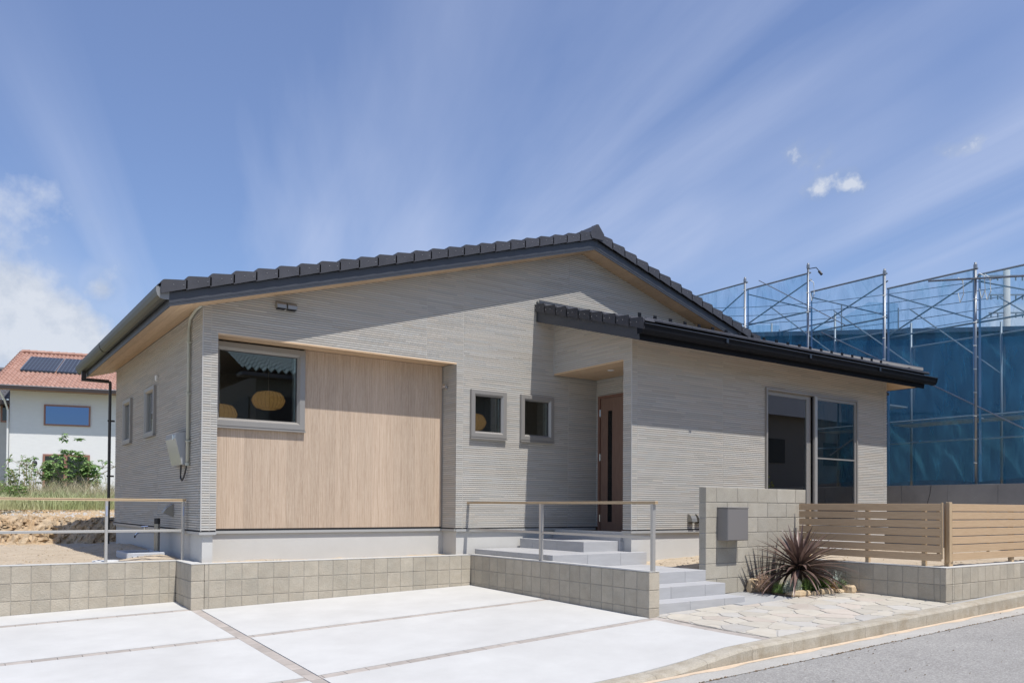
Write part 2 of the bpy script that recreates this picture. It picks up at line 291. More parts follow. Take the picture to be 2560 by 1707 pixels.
def aggregate(m, scale=150.0, amt=0.35, c=(0.62,0.60,0.56)):
    nt=m.node_tree; t=NT(nt); b=nt.nodes['Principled BSDF']; src=b.inputs['Base Color'].links[0].from_socket
    tcn=t.n('ShaderNodeTexCoord'); vz=t.n('ShaderNodeTexVoronoi',inp={'Vector':tcn.outputs['Object'],'Scale':scale})
    f=t.math('MULTIPLY',t.ramp(t.n('ShaderNodeSeparateColor',inp={0:vz.outputs['Color']}).outputs[0],[(0.55,0.0),(1.0,1.0)]),amt)
    mx=t.n('ShaderNodeMix',data_type='RGBA',inp={0:f,6:src}); mx.inputs[7].default_value=(*c,1)
    f2=t.math('MULTIPLY',t.ramp(t.n('ShaderNodeSeparateColor',inp={0:vz.outputs['Color']}).outputs[1],[(0.6,0.0),(1.0,1.0)]),amt)
    m2=t.n('ShaderNodeMix',data_type='RGBA',inp={0:f2,6:mx.outputs[2]}); m2.inputs[7].default_value=(c[0]*0.25,c[1]*0.25,c[2]*0.25,1); nt.links.new(m2.outputs[2],b.inputs['Base Color'])
aggregate(M_road,90.0,0.5); aggregate(M_apron,120.0,0.25); aggregate(M_kerb,140.0,0.25,(0.5,0.44,0.34)); aggregate(M_block2,160.0,0.22,(0.5,0.48,0.42)); aggregate(M_block,160.0,0.15,(0.5,0.48,0.40))
aggregate(M_sand,60.0,0.25,(0.60,0.52,0.42)); aggregate(M_bank,30.0,0.35,(0.62,0.46,0.28))

# ------------------------------------------------------------------ mesh helpers
class MB:
    def __init__(s): s.v = []; s.f = []; s.c = None
    def add(s, vs, fs):
        b = len(s.v); s.v += [tuple(p) for p in vs]; s.f += [tuple(b+i for i in f) for f in fs]; return s
    def box(s, x0, x1, y0, y1, z0, z1, bev=0.0):
        if x0 > x1: x0, x1 = x1, x0
        if y0 > y1: y0, y1 = y1, y0
        if z0 > z1: z0, z1 = z1, z0
        if bev <= 0:
            return s.add([(x0,y0,z0),(x1,y0,z0),(x1,y1,z0),(x0,y1,z0),(x0,y0,z1),(x1,y0,z1),(x1,y1,z1),(x0,y1,z1)],
                         [(0,3,2,1),(4,5,6,7),(0,1,5,4),(1,2,6,5),(2,3,7,6),(3,0,4,7)])
        X=(x0,x1);Y=(y0,y1);Z=(z0,z1);b=bev; vs=[];idx={}
        for i in (0,1):
            for j in (0,1):
                for k in (0,1):
                    sx=1-2*i; sy=1-2*j; sz=1-2*k
                    idx[(i,j,k,'x')]=len(vs); vs.append((X[i],Y[j]+sy*b,Z[k]+sz*b))
                    idx[(i,j,k,'y')]=len(vs); vs.append((X[i]+sx*b,Y[j],Z[k]+sz*b))
                    idx[(i,j,k,'z')]=len(vs); vs.append((X[i]+sx*b,Y[j]+sy*b,Z[k]))
        fs=[]
        I=lambda *a: idx[a]
        for i in (0,1): fs.append((I(i,0,0,'x'),I(i,1,0,'x'),I(i,1,1,'x'),I(i,0,1,'x')))
        for j in (0,1): fs.append((I(0,j,0,'y'),I(1,j,0,'y'),I(1,j,1,'y'),I(0,j,1,'y')))
        for k in (0,1): fs.append((I(0,0,k,'z'),I(1,0,k,'z'),I(1,1,k,'z'),I(0,1,k,'z')))
        for a in (0,1):
            for c in (0,1):
                fs.append((I(a,c,0,'x'),I(a,c,1,'x'),I(a,c,1,'y'),I(a,c,0,'y')))
                fs.append((I(a,0,c,'x'),I(a,1,c,'x'),I(a,1,c,'z'),I(a,0,c,'z')))
                fs.append((I(0,a,c,'y'),I(1,a,c,'y'),I(1,a,c,'z'),I(0,a,c,'z')))
        for i in (0,1):
            for j in (0,1):
                for k in (0,1): fs.append((I(i,j,k,'x'),I(i,j,k,'y'),I(i,j,k,'z')))
        c0=Vector(((x0+x1)/2,(y0+y1)/2,(z0+z1)/2)); out=[]
        for f in fs:
            p=[Vector(vs[q]) for q in f]; nrm=(p[1]-p[0]).cross(p[2]-p[0])
            if nrm.dot(sum(p,Vector())/len(p)-c0)<0: f=tuple(reversed(f))
            out.append(f)
        return s.add(vs,out)
    def prism(s, poly, axis, a, b):
        """poly in the two remaining axes (x->(y,z), y->(x,z), z->(x,y)) extruded from a to b"""
        def P(p, t):
            return (t,p[0],p[1]) if axis=='x' else ((p[0],t,p[1]) if axis=='y' else (p[0],p[1],t))
        n=len(poly); vs=[P(p,a) for p in poly]+[P(p,b) for p in poly]
        fs=[tuple(range(n-1,-1,-1)),tuple(range(n,2*n))]+[(i,(i+1)%n,n+(i+1)%n,n+i) for i in range(n)]
        # orient outward
        vv=[Vector(v) for v in vs]; c0=sum(vv,Vector())/len(vv)
        f=fs[1]; nrm=(vv[f[1]]-vv[f[0]]).cross(vv[f[2]]-vv[f[0]])
        if nrm.dot(vv[n]-vv[0])<0: fs=[tuple(reversed(q)) for q in fs]
        return s.add(vs,fs)
    def tube(s, pts, r, n=8, cap=True):
        pts=[Vector(p) for p in pts]; rs=r if isinstance(r,(list,tuple)) else [r]*len(pts); rings=[]
        ref=Vector((0,0,1))
        for i,p in enumerate(pts):
            d=(pts[min(i+1,len(pts)-1)]-pts[max(i-1,0)]).normalized()
            rf=ref if abs(d.dot(ref))<0.95 else Vector((1,0,0))
            a=d.cross(rf).normalized(); b=d.cross(a).normalized()
            rings.append([p+(a*math.cos(2*math.pi*k/n)+b*math.sin(2*math.pi*k/n))*rs[i] for k in range(n)])
        vs=[v for rg in rings for v in rg]; fs=[]
        for i in range(len(pts)-1):
            for k in range(n): fs.append((i*n+k,i*n+(k+1)%n,(i+1)*n+(k+1)%n,(i+1)*n+k))
        if cap: fs.append(tuple(range(n-1,-1,-1))); fs.append(tuple((len(pts)-1)*n+k for k in range(n)))
        return s.add(vs,fs)
    def bar(s, a, b, w, h):
        """rectangular bar from a to b, w across (horizontal), h tall"""
        a=Vector(a); b=Vector(b); d=(b-a).normalized(); up=Vector((0,0,1))
        if abs(d.z)>0.95: up=Vector((0,1,0))
        sd=d.cross(up).normalized()*w/2; u2=sd.cross(d).normalized()*h/2
        vs=[a-sd-u2,a+sd-u2,a+sd+u2,a-sd+u2,b-sd-u2,b+sd-u2,b+sd+u2,b-sd+u2]
        return s.add(vs,[(0,3,2,1),(4,5,6,7),(0,1,5,4),(1,2,6,5),(2,3,7,6),(3,0,4,7)])
    def lathe(s, c, prof, n=16, axis='z'):
        vs=[];fs=[]
        for (r,h) in prof:
            for k in range(n):
                a=2*math.pi*k/n; p=(r*math.cos(a),r*math.sin(a),h)
                if axis=='y': p=(p[0],p[2],p[1])
                if axis=='x': p=(p[2],p[0],p[1])
                vs.append((c[0]+p[0],c[1]+p[1],c[2]+p[2]))
        for i in range(len(prof)-1):
            for k in range(n): fs.append((i*n+k,i*n+(k+1)%n,(i+1)*n+(k+1)%n,(i+1)*n+k))
        fs.append(tuple(range(n-1,-1,-1))); fs.append(tuple((len(prof)-1)*n+k for k in range(n)))
        return s.add(vs,fs)
    def mesh(s, name, off=(0,0,0)):
        me=bpy.data.meshes.new(name); o=off
        me.from_pydata([(v[0]-o[0],v[1]-o[1],v[2]-o[2]) for v in s.v],[],s.f)
        if s.c is not None:
            ca=me.color_attributes.new('tone','FLOAT_COLOR','CORNER'); data=[]
            for f,c in zip(s.f,s.c): data += [c[0],c[1],c[2],1.0]*len(f)
            ca.data.foreach_set('color',data)
        me.update(); return me
WL = {}
def wloc(o): return WL.get(o.name, Vector((0,0,0)))
def tag(o, label=None, cat=None, group=None, kind=None):
    if label: o['label']=label
    if cat: o['category']=cat
    if group: o['group']=group
    if kind: o['kind']=kind
    return o
def empty(name, loc, label, cat, group=None):
    o=bpy.data.objects.new(name,None); COL.objects.link(o); o.location=loc; o.empty_display_size=0.2; WL[o.name]=Vector(loc)
    return tag(o,label,cat,group)
def build(mb, name, m, parent=None, origin=None, smooth=False, **kw):
    """link mb (world coordinates) as one mesh object, child of parent when given"""
    pw = wloc(parent) if parent else Vector((0,0,0))
    og = Vector(origin) if origin is not None else pw
    me = mb.mesh(name, og); me.materials.append(m)
    if smooth: me.polygons.foreach_set('use_smooth',[True]*len(me.polygons))
    o = bpy.data.objects.new(name,me); COL.objects.link(o); o.location = og-pw; WL[o.name]=og
    if parent: o.parent = parent
    return tag(o,**kw)
def inst(me, name, loc, parent=None, rz=0.0, m=None, **kw):
    """object sharing the mesh data me at a world location"""
    pw = wloc(parent) if parent else Vector((0,0,0))
    o = bpy.data.objects.new(name,me); COL.objects.link(o); o.location = Vector(loc)-pw; o.rotation_euler=(0,0,rz); WL[o.name]=Vector(loc)
    if parent: o.parent=parent
    return tag(o,**kw)
def struct(mb, name, m, **kw):
    return build(mb,name,m,kind='structure',**kw)
_cache={}
def blockmesh(w,d,h,bev,m,key='block'):
    k=(round(w,4),round(d,4),round(h,4),m.name)
    if k not in _cache:
        me=MB().box(-w/2,w/2,-d/2,d/2,-h/2,h/2,bev).mesh(key); me.materials.append(m); _cache[k]=me
    return _cache[k]

# ------------------------------------------------------------------ level functions
def road_z(x): return -0.70+0.0255*(x-4.7)
_kt=[(-30,-1.555),(3.5,-0.705),(4.2,-0.688),(4.95,-0.654),(5.17,-0.632),(5.49,-0.592),(5.82,-0.552),(6.1,-0.538),(6.7,-0.522),(7.95,-0.484),(9.57,-0.434),(11.45,-0.372),(16,-0.25),(40,0.38)]
def kerb_z(x): return float(np.interp(x,[a for a,_ in _kt],[b for _,b in _kt]))
def drive_z(x,y):
    za=-0.543+0.027*(x-2.47); zb=-0.70+(0.0509 if x>2.5 else 0.026)*(x-2.5)
    z=za+(zb-za)*(10.03-y)/3.7
    if y<6.2:
        t=min(1,(6.2-y)/1.3); z=z*(1-t)+(kerb_z(x)+0.003)*t
    return z
def pave_z(x,y): 
    z=-0.503+0.0265*(x-6.37)+0.0171*(y-6.35)+0.02*max(0,min(1,(x-8)/2))
    t=max(0,min(1,(5.5-y)/0.6)); return z*(1-t)+(kerb_z(x)-0.002)*t

# ------------------------------------------------------------------ base ground, road
g=MB(); g.add([(-400,-400,-3.2),(500,-400,-3.2),(500,600,-3.2),(-400,600,-3.2)],[(0,1,2,3)])
struct(g,'ground',M_ground)
def strip_sheet(x0,x1,nx,ys,zf):
    mb=MB(); xs=[x0+(x1-x0)*i/nx for i in range(nx+1)]
    vs=[(x,y,zf(x,y)) for x in xs for y in ys]; m=len(ys)
    fs=[(i*m+j,(i+1)*m+j,(i+1)*m+j+1,i*m+j+1) for i in range(nx) for j in range(m-1)]
    return mb.add(vs,fs)
struct(strip_sheet(-40,60,100,[-3.2,-1.5,0,2,4.40],lambda x,y: road_z(x)+0.010-0.006*abs(y-2.0)*0+0.0),'road',M_road)
struct(strip_sheet(-40,60,200,[4.405,4.56,4.7195],lambda x,y: road_z(x)+(0.012 if y<4.5 else (0.006 if y<4.6 else 0.0))),'gutter_apron',M_apron)
# silt line lying along the kerb foot and the joint debris
mb=MB(); xs=np.arange(-6,22,0.12); 
pts=[(x,4.715,road_z(x)+0.006) for x in xs]; pts2=[(x,4.715-0.045-0.03*abs(math.sin(x*3.1)+0.6*math.sin(x*7.7)),road_z(x)+0.0045) for x in xs]
n=len(xs); mb.add(pts+pts2,[(i,n+i,n+i+1,i+1) for i in range(n-1)])
build(mb,'silt_line',M_sanddirt,label='thin line of orange sand washed along the foot of the kerb',cat='sand',kind='stuff')
mb=MB()
for i in range(900):
    x=rnd.uniform(1.5,13); dens=0.5+0.5*math.sin(x*4.3)*math.sin(x*1.7)
    if rnd.random()>0.35+0.65*dens: continue
    y=4.402+rnd.gauss(0,0.006 if rnd.random()<0.8 else 0.016); s=rnd.uniform(0.004,0.013); z=road_z(x)+0.0125
    a=rnd.uniform(0,3.14); ca,sa=math.cos(a)*s*1.8,math.sin(a)*s*0.7
    mb.add([(x-ca,y-sa,z),(x+sa,y-ca*0.4,z+s*0.7),(x+ca,y+sa,z),(x-sa,y+ca*0.4,z+s*0.2)],[(0,1,2,3),(0,1,3)])
for i in range(60):
    x=rnd.uniform(2.5,11); y=4.4+rnd.uniform(-1.2,0.28); s=rnd.uniform(0.006,0.014); z=road_z(x)+0.014
    mb.add([(x-s,y,z),(x,y-s*.6,z+s*0.8),(x+s,y,z),(x,y+s*.6,z+s*0.2)],[(0,1,2,3),(0,1,3)])
build(mb,'leaf_litter',M_debris,label='brown leaf crumbs caught in the joint beside the road',cat='leaf litter',kind='stuff')

# ------------------------------------------------------------------ kerb (blocks)
kerb=empty('kerb',(8,4.8,-0.6),'long weathered concrete kerb between stone paving and road, lowered at the driveway','kerb')
x=-6.0
while x<22:
    x1=x+0.597; mb=MB(); prof=[]
    seg=4
    rows=[]
    for i in range(seg+1):
        xx=x+(x1-x)*i/seg; zt=kerb_z(xx); zb=road_z(xx)-0.05; h=zt-road_z(xx)
        sl=0.012+0.05*max(0,1-h/0.13)
        rows.append([(xx,4.72,zb),(xx,4.72,zt-0.018-sl*0.4),(xx,4.728+sl*0.3,zt-0.005-sl*0.1),(xx,4.742+sl,zt),(xx,4.88,zt),(xx,4.88,zb)])
    vs=[p for r_ in rows for p in r_]; k=6
    fs=[(i*k+j,(i+1)*k+j,(i+1)*k+j+1,i*k+j+1) for i in range(seg) for j in range(k-1)]
    fs+=[tuple(range(k)),tuple(seg*k+j for j in range(k-1,-1,-1))]
    mb.add(vs,fs); build(mb,'kerb_block',M_kerb,kerb,origin=(x,4.8,road_z(x)))
    x=x1+0.003

# ------------------------------------------------------------------ driveway
def sheet(poly_fn, nx, ny, th=0.08):
    """poly_fn(u,v)->(x,y,z) top surface; gives a slab with skirts"""
    mb=MB(); vs=[poly_fn(i/nx,j/ny) for i in range(nx+1) for j in range(ny+1)]
    m=ny+1; fs=[(i*m+j,(i+1)*m+j,(i+1)*m+j+1,i*m+j+1) for i in range(nx) for j in range(ny)]
    loop=[i*m for i in range(nx+1)]+[nx*m+j for j in range(1,ny+1)]+[i*m+ny for i in range(nx-1,-1,-1)]+[j for j in range(ny-1,0,-1)]
    b=len(vs); vs=vs+[(vs[q][0],vs[q][1],vs[q][2]-th) for q in loop]; L=len(loop)
    fs+=[(loop[q],b+q,b+(q+1)%L,loop[(q+1)%L]) for q in range(L)]
    mb.add(vs,fs); return mb
drive=empty('driveway',(3,7,-0.6),None,None); drive['kind']='structure'
def slab(x0,x1,y0,y1):
    f=lambda u,v:(x0+(x1-x0)*u,y0+(y1-y0)*v,drive_z(x0+(x1-x0)*u,y0+(y1-y0)*v))
    build(sheet(f,max(2,int((x1-x0)*2)),max(2,int((y1-y0)*3))),'slab',M_conc,drive)
G=0.004
SX0,SX1=2.46,2.57
ystr=[(10.03,10.14),(8.15,8.26),(6.28,6.39)]
slab(-7,SX0-G,10.14+G,10.765); slab(-7,SX0-G,8.26+G,10.03-G); slab(-7,SX0-G,6.39+G,8.15-G); slab(-7,SX0-G,4.885,6.28-G)
slab(SX1+G,6.365,8.26+G,10.025); slab(SX1+G,6.365,6.39+G,8.15-G); slab(SX1+G,6.34,4.885,6.28-G)
pm={}
def paver(x0,x1,y0,y1):
    z=drive_z((x0+x1)/2,(y0+y1)/2)
    mb=MB(); g2=0.0025
    c=[(x0+g2,y0+g2),(x1-g2,y0+g2),(x1-g2,y1-g2),(x0+g2,y1-g2)]
    vs=[(a,b,drive_z(a,b)-0.003) for a,b in c]+[(a,b,drive_z(a,b)-0.08) for a,b in c]
    mb.add(vs,[(0,1,2,3),(0,4,5,1),(1,5,6,2),(2,6,7,3),(3,7,4,0)]); build(mb,'paver',M_paver,drive,origin=((x0+x1)/2,(y0+y1)/2,z))
def row(x0,x1,y0,y1,along='x',L=0.197):
    a0,a1=(x0,x1) if along=='x' else (y0,y1); a=a1
    while a>a0+0.02:
        b=max(a0,a-L)
        paver(b,a,y0,y1) if along=='x' else paver(x0,x1,b,a)
        a=b
row(-2.2,SX0,10.03,10.14); row(-2.2,SX0,8.15,8.26); row(-2.2,SX0,6.28,6.39)
row(SX1,6.365,8.15,8.26); row(SX1,6.34,6.28,6.39); row(SX0,SX1,4.885,10.03,'y')
row(6.345,6.475,4.885,6.385,'y')
mb=strip_sheet(-7.0,6.6,40,[4.885,5.5,6.2,8,10.0,10.75],lambda x,y: drive_z(x,y)-0.03); build(mb,'joint_bed',M_grout,drive)

# ------------------------------------------------------------------ stone paving (voronoi flags)
pav=empty('paving',(8,5.5,-0.48),None,None); pav['kind']='structure'
outline=[(6.478,4.884),(9.912,4.884),(9.912,6.03),(9.75,6.22),(9.25,6.33),(8.80,6.31),(8.28,6.33),(7.98,6.38),(7.9,6.495),(6.545,6.495),(6.545,6.392),(6.478,6.392)]
def clip(poly,a,b,c):
    out=[]
    for i in range(len(poly)):
        p=poly[i]; q=poly[(i+1)%len(poly)]; dp=a*p[0]+b*p[1]-c; dq=a*q[0]+b*q[1]-c
        if dp<=0: out.append(p)
        if (dp<0<dq) or (dq<0<dp):
            t=dp/(dp-dq); out.append((p[0]+(q[0]-p[0])*t,p[1]+(q[1]-p[1])*t))
    return out
r2=random.Random(5); sites=[]
tries=0
while len(sites)<92 and tries<12000:
    tries+=1; p=(r2.uniform(6.3,10.1),r2.uniform(4.8,6.6))
    if all((p[0]-q[0])**2*0.7+(p[1]-q[1])**2>(0.165+0.13*((len(sites)*7)%5)/5)**2 for q in sites): sites.append(p)
def inside(poly,x,y):
    c=False
    for i in range(len(poly)):
        (x1,y1),(x2,y2)=poly[i],poly[(i+1)%len(poly)]
        if (y1>y)!=(y2>y) and x<(x2-x1)*(y-y1)/(y2-y1)+x1: c=not c
    return c
for i,s in enumerate(sites):
    cell=[(6.478,4.884),(9.912,4.884),(9.912,6.495),(6.478,6.495)]
    for j,q in enumerate(sites):
        if i==j: continue
        a,b=q[0]-s[0],q[1]-s[1]; L=math.hypot(a,b)
        if L>1.6: continue
        c=((q[0]**2+q[1]**2)-(s[0]**2+s[1]**2))/2
        cell=clip(cell,a/L,b/L,c/L-0.0035-0.0025*((i*j)%3))
        if len(cell)<3: break
    if len(cell)<3: continue
    # rear edge follows the curved bed line
    for a,b,c in ((0.0,1.0,6.49),):
        cell=clip(cell,a,b,c)
    if s[0]>7.9:
        for (p,q) in (((9.912,6.03),(9.75,6.22)),((9.75,6.22),(9.25,6.33)),((9.25,6.33),(7.95,6.36))):
            a,b=-(q[1]-p[1]),(q[0]-p[0]); L=math.hypot(a,b); a,b=-a/L,-b/L
            if a*8.5+b*5.0-(a*p[0]+b*p[1])>0: a,b=-a,-b
            cell=clip(cell,a,b,a*p[0]+b*p[1])
            if len(cell)<3: break
    if s[0]<6.62: cell=clip(cell,0,1,6.39)
    if len(cell)<3: continue
    # round and roughen the outline
    cx=sum(p[0] for p in cell)/len(cell); cy=sum(p[1] for p in cell)/len(cell)
    out=[]
    for k in range(len(cell)):
        p=cell[k]; q=cell[(k+1)%len(cell)]; e=math.hypot(q[0]-p[0],q[1]-p[1])
        if e<0.03: out.append(((p[0]+q[0])/2,(p[1]+q[1])/2)); continue
        for t in (0.16,0.5,0.84):
            x=p[0]+(q[0]-p[0])*t; y=p[1]+(q[1]-p[1])*t; w=r2.uniform(0,0.010) if t==0.5 else r2.uniform(0.0,0.004)
            d=math.hypot(cx-x,cy-y)+1e-6; out.append((x+(cx-x)/d*w,y+(cy-y)/d*w))
    dz=r2.uniform(-0.002,0.004); n=len(out); mb=MB()
    top=[(cx+(x-cx)*0.985,cy+(y-cy)*0.985,pave_z(x,y)+0.006+dz*0.5) for x,y in out]; mid=[(x,y,pave_z(x,y)+0.003+dz*0.5) for x,y in out]; bot=[(x,y,pave_z(x,y)-0.02) for x,y in out]
    mb.add(top+mid+bot,[tuple(range(n))]+[(k,n+k,n+(k+1)%n,(k+1)%n) for k in range(n)]+[(n+k,2*n+k,2*n+(k+1)%n,n+(k+1)%n) for k in range(n)])
    build(mb,'stone',[M_stone_a,M_stone_a,M_stone_b,M_stone_a,M_stone_b,M_stone_c][r2.randrange(6)],pav,origin=(cx,cy,pave_z(cx,cy)))
build(strip_sheet(6.47,9.93,24,[4.883,5.2,5.5,6.0,6.5],lambda x,y: pave_z(x,y)-0.001),'grout',M_grout,pav)
build(strip_sheet(9.93,22,24,[4.883,4.955],lambda x,y: kerb_z(x)-0.006),'kerb_fillet',M_patch,pav)
mb=sheet(lambda u,v:(7.9+1.22*u,(6.34)+(7.125-6.34)*v,pave_z(7.9+1.22*u,6.4+0.7*v)+0.006),6,4,0.05); build(mb,'concrete_patch',M_patch,pav)

# ------------------------------------------------------------------ yard soil
def hnoise(x,y,s=1.0):
    return (math.sin(x*2.1*s+1.3)*math.cos(y*1.7*s+0.4)+0.5*math.sin(x*5.3*s+y*3.1*s)+0.25*math.sin(x*11.7*s-y*9.2*s+2.0)+0.13*math.sin(x*23*s+y*19*s))/1.9
def in_yard(x,y):
    if x<2.56: return y>10.86
    if x<6.45: return y>10.1
    if x<8.13: return y>8.45
    if x<10.0: return y>7.16
    return y>5.03
r3=random.Random(3)
def yard_z(x,y):
    z=-0.035+0.012*hnoise(x,y)
    z+=r3.gauss(0,0.004)
    if x<2.6: # slight heap along the side wall, spoil near the tap basin
        z+=0.02-0.006*(y-10.9)
        z+=0.05*math.exp(-((x-2.3)**2+(y-11.4)**2)/0.08)+0.10*math.exp(-((x-2.45)**2/0.12+(y-14.0)**2/4.0))+0.035*math.exp(-((x-2.05)**2/0.05+(y-11.15)**2/0.03))
    if x>8:
        k=max(0,min(1,(10.3-x)/0.8))*max(0,min(1,(8.6-y)/0.8)); z+=-0.05*k*max(0,min(1,(8.3-y)/1.0))-0.015*k
        z+=0.035*math.exp(-((y-8.36)**2)/0.03)*(0.5+0.5*hnoise(x*3,y))
    if 2.6<x<6.4: z+=0.012+0.02*max(0,hnoise(x*3,y*3))
    if 8.0<x<9.2 and y<8.5: z=min(z,-0.101+0.10*max(0,x-8.2)**1.2)
    return z
mb=MB(); st=0.075; X0,X1,Y0,Y1=-3.0,16.2,5.0,17.6
nx=int((X1-X0)/st); ny=int((Y1-Y0)/st); idx={}; vs=[]; fs=[]
def vid(i,j):
    if (i,j) not in idx:
        x=X0+i*st; y=Y0+j*st; idx[(i,j)]=len(vs); vs.append((x,y,yard_z(x,y)))
    return idx[(i,j)]
for i in range(nx):
    for j in range(ny):
        x=X0+(i+0.5)*st; y=Y0+(j+0.5)*st
        if not in_yard(x,y): continue
        if 3.0<x<14.2 and y>10.9 and y<15.8: continue
        if 8.6<x<14.2 and 8.9<y<10.9: continue
        fs.append((vid(i,j),vid(i+1,j),vid(i+1,j+1),vid(i,j+1)))
mb.add(vs,fs); struct(mb,'yard_ground',M_sand,smooth=True)
# clods of earth on the yard
mb=MB(); 
def clod(mb,x,y,z,s):
    n=6; a0=r3.uniform(0,6.28); r0=[r3.uniform(0.75,1.2)*s for _ in range(n)]; h=s*r3.uniform(0.45,0.9)
    lo=[(x+r0[k]*math.cos(a0+k*math.pi/3),y+r0[k]*math.sin(a0+k*math.pi/3),z-0.012) for k in range(n)]
    mi=[(x+r0[k]*0.72*math.cos(a0+k*math.pi/3+0.2),y+r0[k]*0.72*math.sin(a0+k*math.pi/3+0.2),z+h*r3.uniform(0.6,0.9)) for k in range(n)]
    mb.add(lo+mi+[(x,y,z+h)],[(k,(k+1)%n,n+(k+1)%n,n+k) for k in range(n)]+[(n+k,n+(k+1)%n,2*n) for k in range(n)])
for i in range(1500):
    k=r3.random()
    if k<0.45: x=r3.uniform(-1,2.5); y=r3.uniform(10.9,17.4)
    elif k<0.6: x=r3.uniform(2.9,5.2); y=r3.uniform(10.15,10.4)
    elif k<0.85: x=r3.uniform(8.2,14.6); y=r3.uniform(7.6,8.42)
    else: x=r3.uniform(10.1,16); y=r3.uniform(5.1,8.4)
    if in_yard(x,y): clod(mb,x,y,yard_z(x,y),r3.choice([0.006,0.008,0.012,0.02]) if k<0.6 or k>0.85 else r3.choice([0.006,0.01,0.016,0.024]))
build(mb,'soil_clod',M_sand,label='small clods of pale sandy earth scattered over the bare yard',cat='soil',kind='stuff')
# bank and plateau
def bank_y(x): return 17.75-1.0*(x-1.77)*0.55 if x<2.7 else 17.25
def plateau(x,y):
    b=bank_y(x); t=(y-b)/0.55
    base=-0.06
    if t<=0: return base
    top=0.40+0.19*min(1,max(0,(y-b-0.5)/2.2))+0.04*min(1,max(0,(y-b-3)/6.0))
    s=min(1,t); s=s*s*(3-2*s)
    return base+(top-base)*s
mb=MB(); xs=list(np.arange(-6,6.5,0.055)); ys=list(np.arange(16.6,21.4,0.05))
r4=random.Random(8)
vs=[]
for x in xs:
    for y in ys:
        z=plateau(x,y+0.09*hnoise(x*2,y*2)); t=(y-bank_y(x))/0.55; rough=0.020 if -0.15<t<2.5 else 0.006
        vs.append((x+r4.gauss(0,0.012),y+r4.gauss(0,0.03 if -0.1<t<1.3 else 0.01)+(0.04*hnoise(x*6,z*9) if -0.1<t<1.3 else 0),z+r4.gauss(0,rough)+0.035*hnoise(x*4.5,y*4.5)*(1 if t>0 else .25)))
m=len(ys); fs=[(i*m+j,(i+1)*m+j,(i+1)*m+j+1,i*m+j+1) for i in range(len(xs)-1) for j in range(m-1)]
mb.add(vs,fs); struct(mb,'embankment',M_bank)
mb=MB(); mb.add([(-60,21.35,0.60),(9,21.35,0.60),(9,120,0.72),(-60,120,0.72)],[(0,1,2,3)])
mb.add([(9,16.5,0.3),(120,16.5,0.3),(120,160,0.3),(9,160,0.3)],[(0,1,2,3)])
struct(mb,'terrain',M_plateau)
mb=MB(); 
for i in range(420):
    x=r4.uniform(-1,3); y=bank_y(x)+r4.uniform(0.0,0.75); z=plateau(x,y)+0.01; clod(mb,x,y,z,r4.choice([0.02,0.03,0.045]))
build(mb,'bank_rubble',M_bank,label='orange brown earth lumps on the cut bank behind the yard',cat='soil',kind='stuff')
mb=MB()
for i in range(900):
    x=r4.uniform(-2,6); y=bank_y(x)+r4.uniform(0.9,2.2); z=plateau(x,y)+0.005; clod(mb,x,y,z,r4.choice([0.015,0.022,0.03]))
build(mb,'gravel',mat('pale_gravel',(0.50,0.49,0.47),(0.62,0.60,0.57),scale=20,rough=0.9),label='pale grey gravel along the top edge of the earth bank',cat='gravel',kind='stuff')

# ------------------------------------------------------------------ block walls
def wall_run(parent,p0,p1,ztop,ncourse,thick,side,bw=0.197,course=0.2,joint=0.006,first=None,m=None,mm=None,bond=0.0,capz=0.006,zfun=None,length=None):
    """p0->p1 is the visible face line (x,y); side=+1/-1 puts the thickness left/right of travel"""
    m=m or M_block; mm=mm or M_mortar_d
    p0=Vector((*p0,0)); p1=Vector((*p1,0)); d=(p1-p0); L=d.length; d.normalize(); nrm=Vector((-d.y,d.x,0))*side
    ang=math.atan2(d.y,d.x)
    for c in range(ncourse):
        zc=ztop-0.004-course*(c+0.5)
        widths=[]
        if first: widths=list(first)
        if bond and c%2==1: widths=[bond]
        s=sum(widths)
        while s<L-0.02:
            w=min(bw if not widths or True else bw,L-s); widths.append(w); s+=w
        a=0.0
        for w in widths:
            if a+w>L+0.001: w=L-a
            if w<0.02: break
            cx=p0+d*(a+w/2)+nrm*(thick/2)
            me=blockmesh(w-joint,thick,course-joint,0.004,m)
            inst(me,'block',(cx.x,cx.y,zc),parent,rz=ang)
            a+=w
    # recessed mortar core
    q=[p0+nrm*0.006+d*0.010,p1+nrm*0.006-d*0.010,p1+nrm*(thick-0.009)-d*0.010,p0+nrm*(thick-0.009)+d*0.010]
    mb=MB(); zb=ztop-course*ncourse
    mb.add([(v.x,v.y,zb) for v in q]+[(v.x,v.y,ztop-0.008) for v in q],[(0,3,2,1),(4,5,6,7),(0,1,5,4),(1,2,6,5),(2,3,7,6),(3,0,4,7)])
    build(mb,'mortar_core',mm,parent)
    q=[p0-nrm*0.001,p1-nrm*0.001,p1+nrm*(thick),p0+nrm*(thick)]
    mb=MB(); mb.add([(v.x,v.y,ztop-0.004) for v in q]+[(v.x,v.y,ztop+0.004) for v in q],[(0,3,2,1),(4,5,6,7),(0,1,5,4),(1,2,6,5),(2,3,7,6),(3,0,4,7)])
    build(mb,'cap',M_cap,parent)
lw=empty('retaining_wall',(3,10.4,-0.6),'low beige block retaining wall stepping along the back of the driveway below the house','wall')
wall_run(lw,(2.457,10.77),(-3.2,10.77),0.0,3,0.15,-1,first=[0.085,0.11])
wall_run(lw,(2.457,10.03),(2.457,10.92),0.0,3,0.15,-1,first=[0.15])
wall_run(lw,(2.457+0.15,10.03),(6.365,10.03),0.0,3,0.15,1,first=[0.05])
